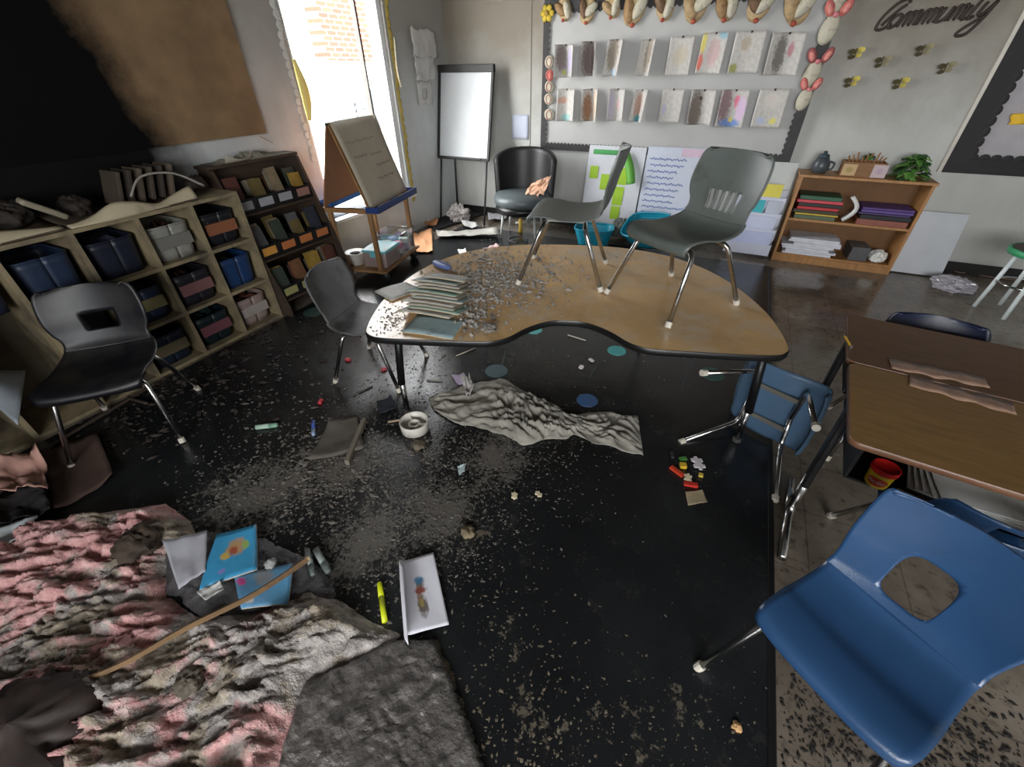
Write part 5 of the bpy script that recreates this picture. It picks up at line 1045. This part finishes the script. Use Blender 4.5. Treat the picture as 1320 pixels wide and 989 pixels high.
# colourful puzzle litter by the tipped chair
def toyblock(label, x, y, d, rgb, rz, zz=.012, name='toy_block', cat='toy'):
    p = gz(x, y, zz); o = MB().box((0, 0, d[2]/2), d).build(name, pm('blk_%d_%d_%d' % rgb, rgb, .4, var=.08), None, bevel=.003); o.location = (p.x, p.y, zz); o.rotation_euler = (0, 0, rz); return tag(o, label, cat)
toyblock('long red toy block beside the white puzzle piece', 872, 609, (.07, .022, .014), (206, 66, 40), -.5)
toyblock('short red toy block nearest the small card', 890, 626, (.06, .024, .014), (196, 50, 38), .2)
toyblock('yellow toy block beside the long red block', 880, 602, (.03, .03, .018), (214, 176, 50), .3); toyblock('green toy block behind the yellow block', 880, 593, (.035, .02, .014), (70, 130, 60), .6)
toyblock('second yellow toy block beside the short red block', 903, 614, (.02, .02, .014), (206, 180, 70), .1)
toyblock('dark toy wheel piece beside the green block', 866, 588, (.014, .04, .014), (50, 48, 52), .3)
flat('small_card', 'small tan card with a dark print near the red toy block', ((883, 635), (905, 632), (912, 648), (887, 652)), (166, 150, 120), 'card', .003, 30)
def puzzle(label, x, y, s, rz, mat):
    P = []
    for k in range(4):
        a = k*pi/2; e = [(s, -s), (s, -s*.25), (s*(1.35 if k % 2 else .75), -s*.35), (s*(1.5 if k % 2 else .6), 0), (s*(1.35 if k % 2 else .75), s*.35), (s, s*.25)]
        P += [(x_*cos(a)-y_*sin(a), x_*sin(a)+y_*cos(a)) for x_, y_ in e]
    o = MB().prism(P, 0, .008).build('puzzle_piece', mat, None, bevel=.002); o.location = (*gz(x, y, .012).xy, .018); o.rotation_euler = (.08, .1, rz); tag(o, label, 'puzzle piece')
MPZ = pm('puzzle_white', (214, 206, 210), .5, var=.06)
puzzle('large pale puzzle piece on the rug by the tipped chair', 899, 599, .027, .5, MPZ); puzzle('cream puzzle piece between the two red toy blocks', 886, 618, .017, .1, pm('puzzle_cream', (214, 200, 170), .5))
# bits by the table's left leg
for i, (x, y, c, l) in enumerate(((449, 465, (200, 70, 76), 'red toy bead under the grey ash-covered chair'), (495, 477, (170, 70, 76), 'dull red toy bead beside the left table leg'), (414, 519, (196, 60, 66), 'red toy bead near the blue marker'), (664, 545, (196, 150, 150), 'pink scrap of plastic lying on the crumpled cloth'))): toyblock(l, x, y, (.035, .022, .016), c, i, .012 if i < 3 else .045)
flat('blue_scrap', 'dull blue-black box lid lying beside the left table leg', ((486, 520), (505, 514), (512, 528), (490, 534)), (40, 44, 52), 'lid', .01, 31)
for i, (a, b, l) in enumerate((((588, 459), (612, 449), 'thin pale straw on the rug inside the table notch'), ((732, 432), (755, 439), 'pale craft straw under the table edge'), ((455, 510), (480, 498), 'dark thin stick on the rug by the ash-covered chair'), ((550, 490), (570, 491), 'short pale stick on the rug beside the left table leg'))):
    o = MB().tube([gz(*a, .016), gz(*b, .016)], .0045, 6).build('thin_stick', pm('tstick_%d' % i, ((170, 160, 146), (186, 180, 166), (60, 56, 50), (130, 122, 112))[i], .6), None, True); tag(o, l, 'stick')
puzzle('small cream puzzle bit on the rug below the crumpled cloth', 663, 641, .013, .4, pm('puzzle_cream', (0, 0, 0))); puzzle('second small cream puzzle bit on the rug below the crumpled cloth', 694, 639, .012, 1.2, pm('puzzle_cream', (0, 0, 0)))
for i, (x, y) in enumerate(((749, 475), (762, 466))): puzzle(('white puzzle bit on the rug inside the table notch', 'tall white puzzle bit beside its twin under the table')[i], x, y, .014, i, MPZ)
crumple('tan_clod', 'tan clod of ceiling plaster above the sheet with the picture', 'debris', (*gz(603, 690).xy, .02), .028, pm('tan_clod', (130, 116, 92), .9, var=.3, scale=30), .6, .8, 4, 20)
crumple('tan_clod', 'greyish clod of plaster in front of the white dish', 'debris', (*gz(540, 577).xy, .016), .03, pm('grey_brown_clod', (104, 94, 80), .9, var=.3, scale=30), .5, .8, 7, 20)
crumple('tan_clod', 'curled tan wood flake on the rug near its bound edge', 'debris', (*gz(948, 939).xy, .014), .013, pm('flake_tan', (186, 146, 100), .8, var=.2), .5, .9, 3, 16)
crumple('tan_clod', 'clump of wet ash at the notch of the table', 'debris', (*gz(630, 427, TZ).xy, TZ+.016), .032, pm('grey_ash_clump', (128, 122, 114), .9, var=.35, scale=40), .55, .8, 15, 24, 3)
crumple('white_crumb', 'white crumb of plaster on the blue chair seat', 'debris', (*gz(1186, 842, .33).xy, .334), .009, pm('white_crumb', (214, 212, 206), .9), .6, .6, 3, 12)

# ------------------------------------------------------------------ scattered crumbs (nobody could count them)
def scatter(name, label, zones, z, mat, seed, inside=None):
    rnd = random.Random(seed); random.seed(seed); m = MB()
    for (cx, cy, sx, sy, n, r0, r1, fl) in zones:
        for _ in range(n):
            x, y = rnd.gauss(cx, sx), rnd.gauss(cy, sy); p = gz(x, y, z)
            if inside and not inside(p): continue
            r = (r0+(r1-r0)*rnd.random()**2.6)*.72; m.chip((p.x, p.y, z+r*fl*.5), r, fl)
    return tag(m.build(name, mat, None), label, 'debris', kind='stuff')
onrug = lambda p: p.x < .47 and p.y > -.4 and p.x > -2.4
MC1 = pm('pale_grey_crumbs', (100, 95, 88), .8, var=.45, scale=30); MC2 = pm('dark_flecks', (34, 31, 28), .8, var=.4, scale=30); MC3 = pm('tan_flakes', (100, 91, 77), .85, var=.4, scale=25)
Z = [(620, 600, 70, 50, 900, .003, .010, .5), (520, 640, 50, 70, 1100, .003, .011, .5), (425, 600, 45, 32, 900, .004, .02, .4), (335, 640, 60, 40, 800, .004, .015, .45), (680, 560, 60, 30, 500, .003, .008, .6), (500, 500, 45, 40, 500, .003, .010, .5), (560, 690, 60, 50, 900, .003, .010, .5), (440, 720, 60, 50, 600, .003, .012, .5), (540, 610, 110, 70, 400, .002, .006, .6), (720, 470, 60, 30, 120, .003, .010, .6), (600, 300, 60, 14, 200, .006, .02, .5), (400, 560, 60, 60, 400, .003, .012, .5), (545, 585, 35, 16, 260, .005, .014, .4), (540, 470, 30, 30, 260, .003, .012, .5), (660, 650, 60, 40, 160, .002, .007, .6), (300, 470, 90, 50, 350, .005, .022, .5)]
scatter('ash_crumbs', 'countless pale grey ash and plaster crumbs strewn over the black rug', Z, .0095, MC1, 3, onrug)
Z = [(700, 860, 70, 70, 380, .001, .008, .3), (660, 830, 30, 60, 200, .0015, .009, .25), (870, 920, 60, 45, 420, .001, .005, .3), (660, 950, 45, 40, 260, .0015, .010, .25), (820, 760, 80, 60, 60, .001, .0035, .3), (790, 950, 90, 40, 300, .001, .006, .3)]
scatter('ash_flakes', 'thin tan ash flakes stuck to the wet rug before the ceiling tile', Z, .0095, MC3, 5, onrug)
Z = [(1090, 930, 60, 50, 700, .003, .012, .3), (1220, 960, 70, 40, 500, .003, .014, .3), (1040, 850, 25, 60, 150, .002, .008, .3)]
scatter('soot_flecks', 'dark soot flecks on the pale floor under the blue chair', Z, .001, MC2, 7, lambda p: p.x > .505)
# crumbs on the table, kept to its top
Rt = Matrix.Rotation(-TA, 3, 'Z')
def ontab(p): q = Rt @ (p-TC-Vector((0, 0, p.z))); return inpoly(outl, q.x, q.y) and pdist(outl, q.x, q.y) > .012
Z = [(640, 358, 38, 20, 1300, .005, .022, .6), (610, 385, 12, 28, 600, .005, .022, .7), (700, 345, 40, 14, 260, .003, .010, .5), (670, 380, 40, 20, 300, .003, .010, .5), (690, 395, 50, 14, 120, .003, .009, .4), (505, 410, 14, 12, 300, .003, .010, .5), (800, 330, 20, 8, 70, .003, .010, .5), (790, 380, 80, 35, 120, .002, .006, .4), (625, 420, 14, 8, 120, .004, .012, .6), (770, 350, 60, 20, 90, .003, .010, .3)]
scatter('table_ash', 'countless grey wet ash crumbs strewn over the tan kidney table', Z, TZ+.0005, pm('table_crumbs', (150, 145, 138), .8, var=.45, scale=40), 9, ontab)
Z = [(465, 402, 8, 10, 140, .004, .013, .6)]
scatter('chair_ash', 'grey ash crumbs on the seat of the ash-covered chair', Z, .345, pm('table_crumbs', (0, 0, 0)), 11, lambda p: (p.xy-Vector((-1.70, 1.60))).length < .15)

Z = [(260, 470, 60, 28, 260, .008, .04, .6), (220, 520, 60, 24, 160, .006, .03, .6), (330, 440, 40, 16, 150, .006, .03, .6), (400, 440, 25, 20, 120, .005, .02, .6), (150, 545, 40, 25, 120, .008, .03, .5)]
scatter('char_debris', 'black and brown charred debris on the floor before the cubby shelf', Z, .0095, pm('char_chunks', (46, 38, 32), .75, var=.6, scale=14), 21, lambda p: p.x > -2.84 and p.x < .4)
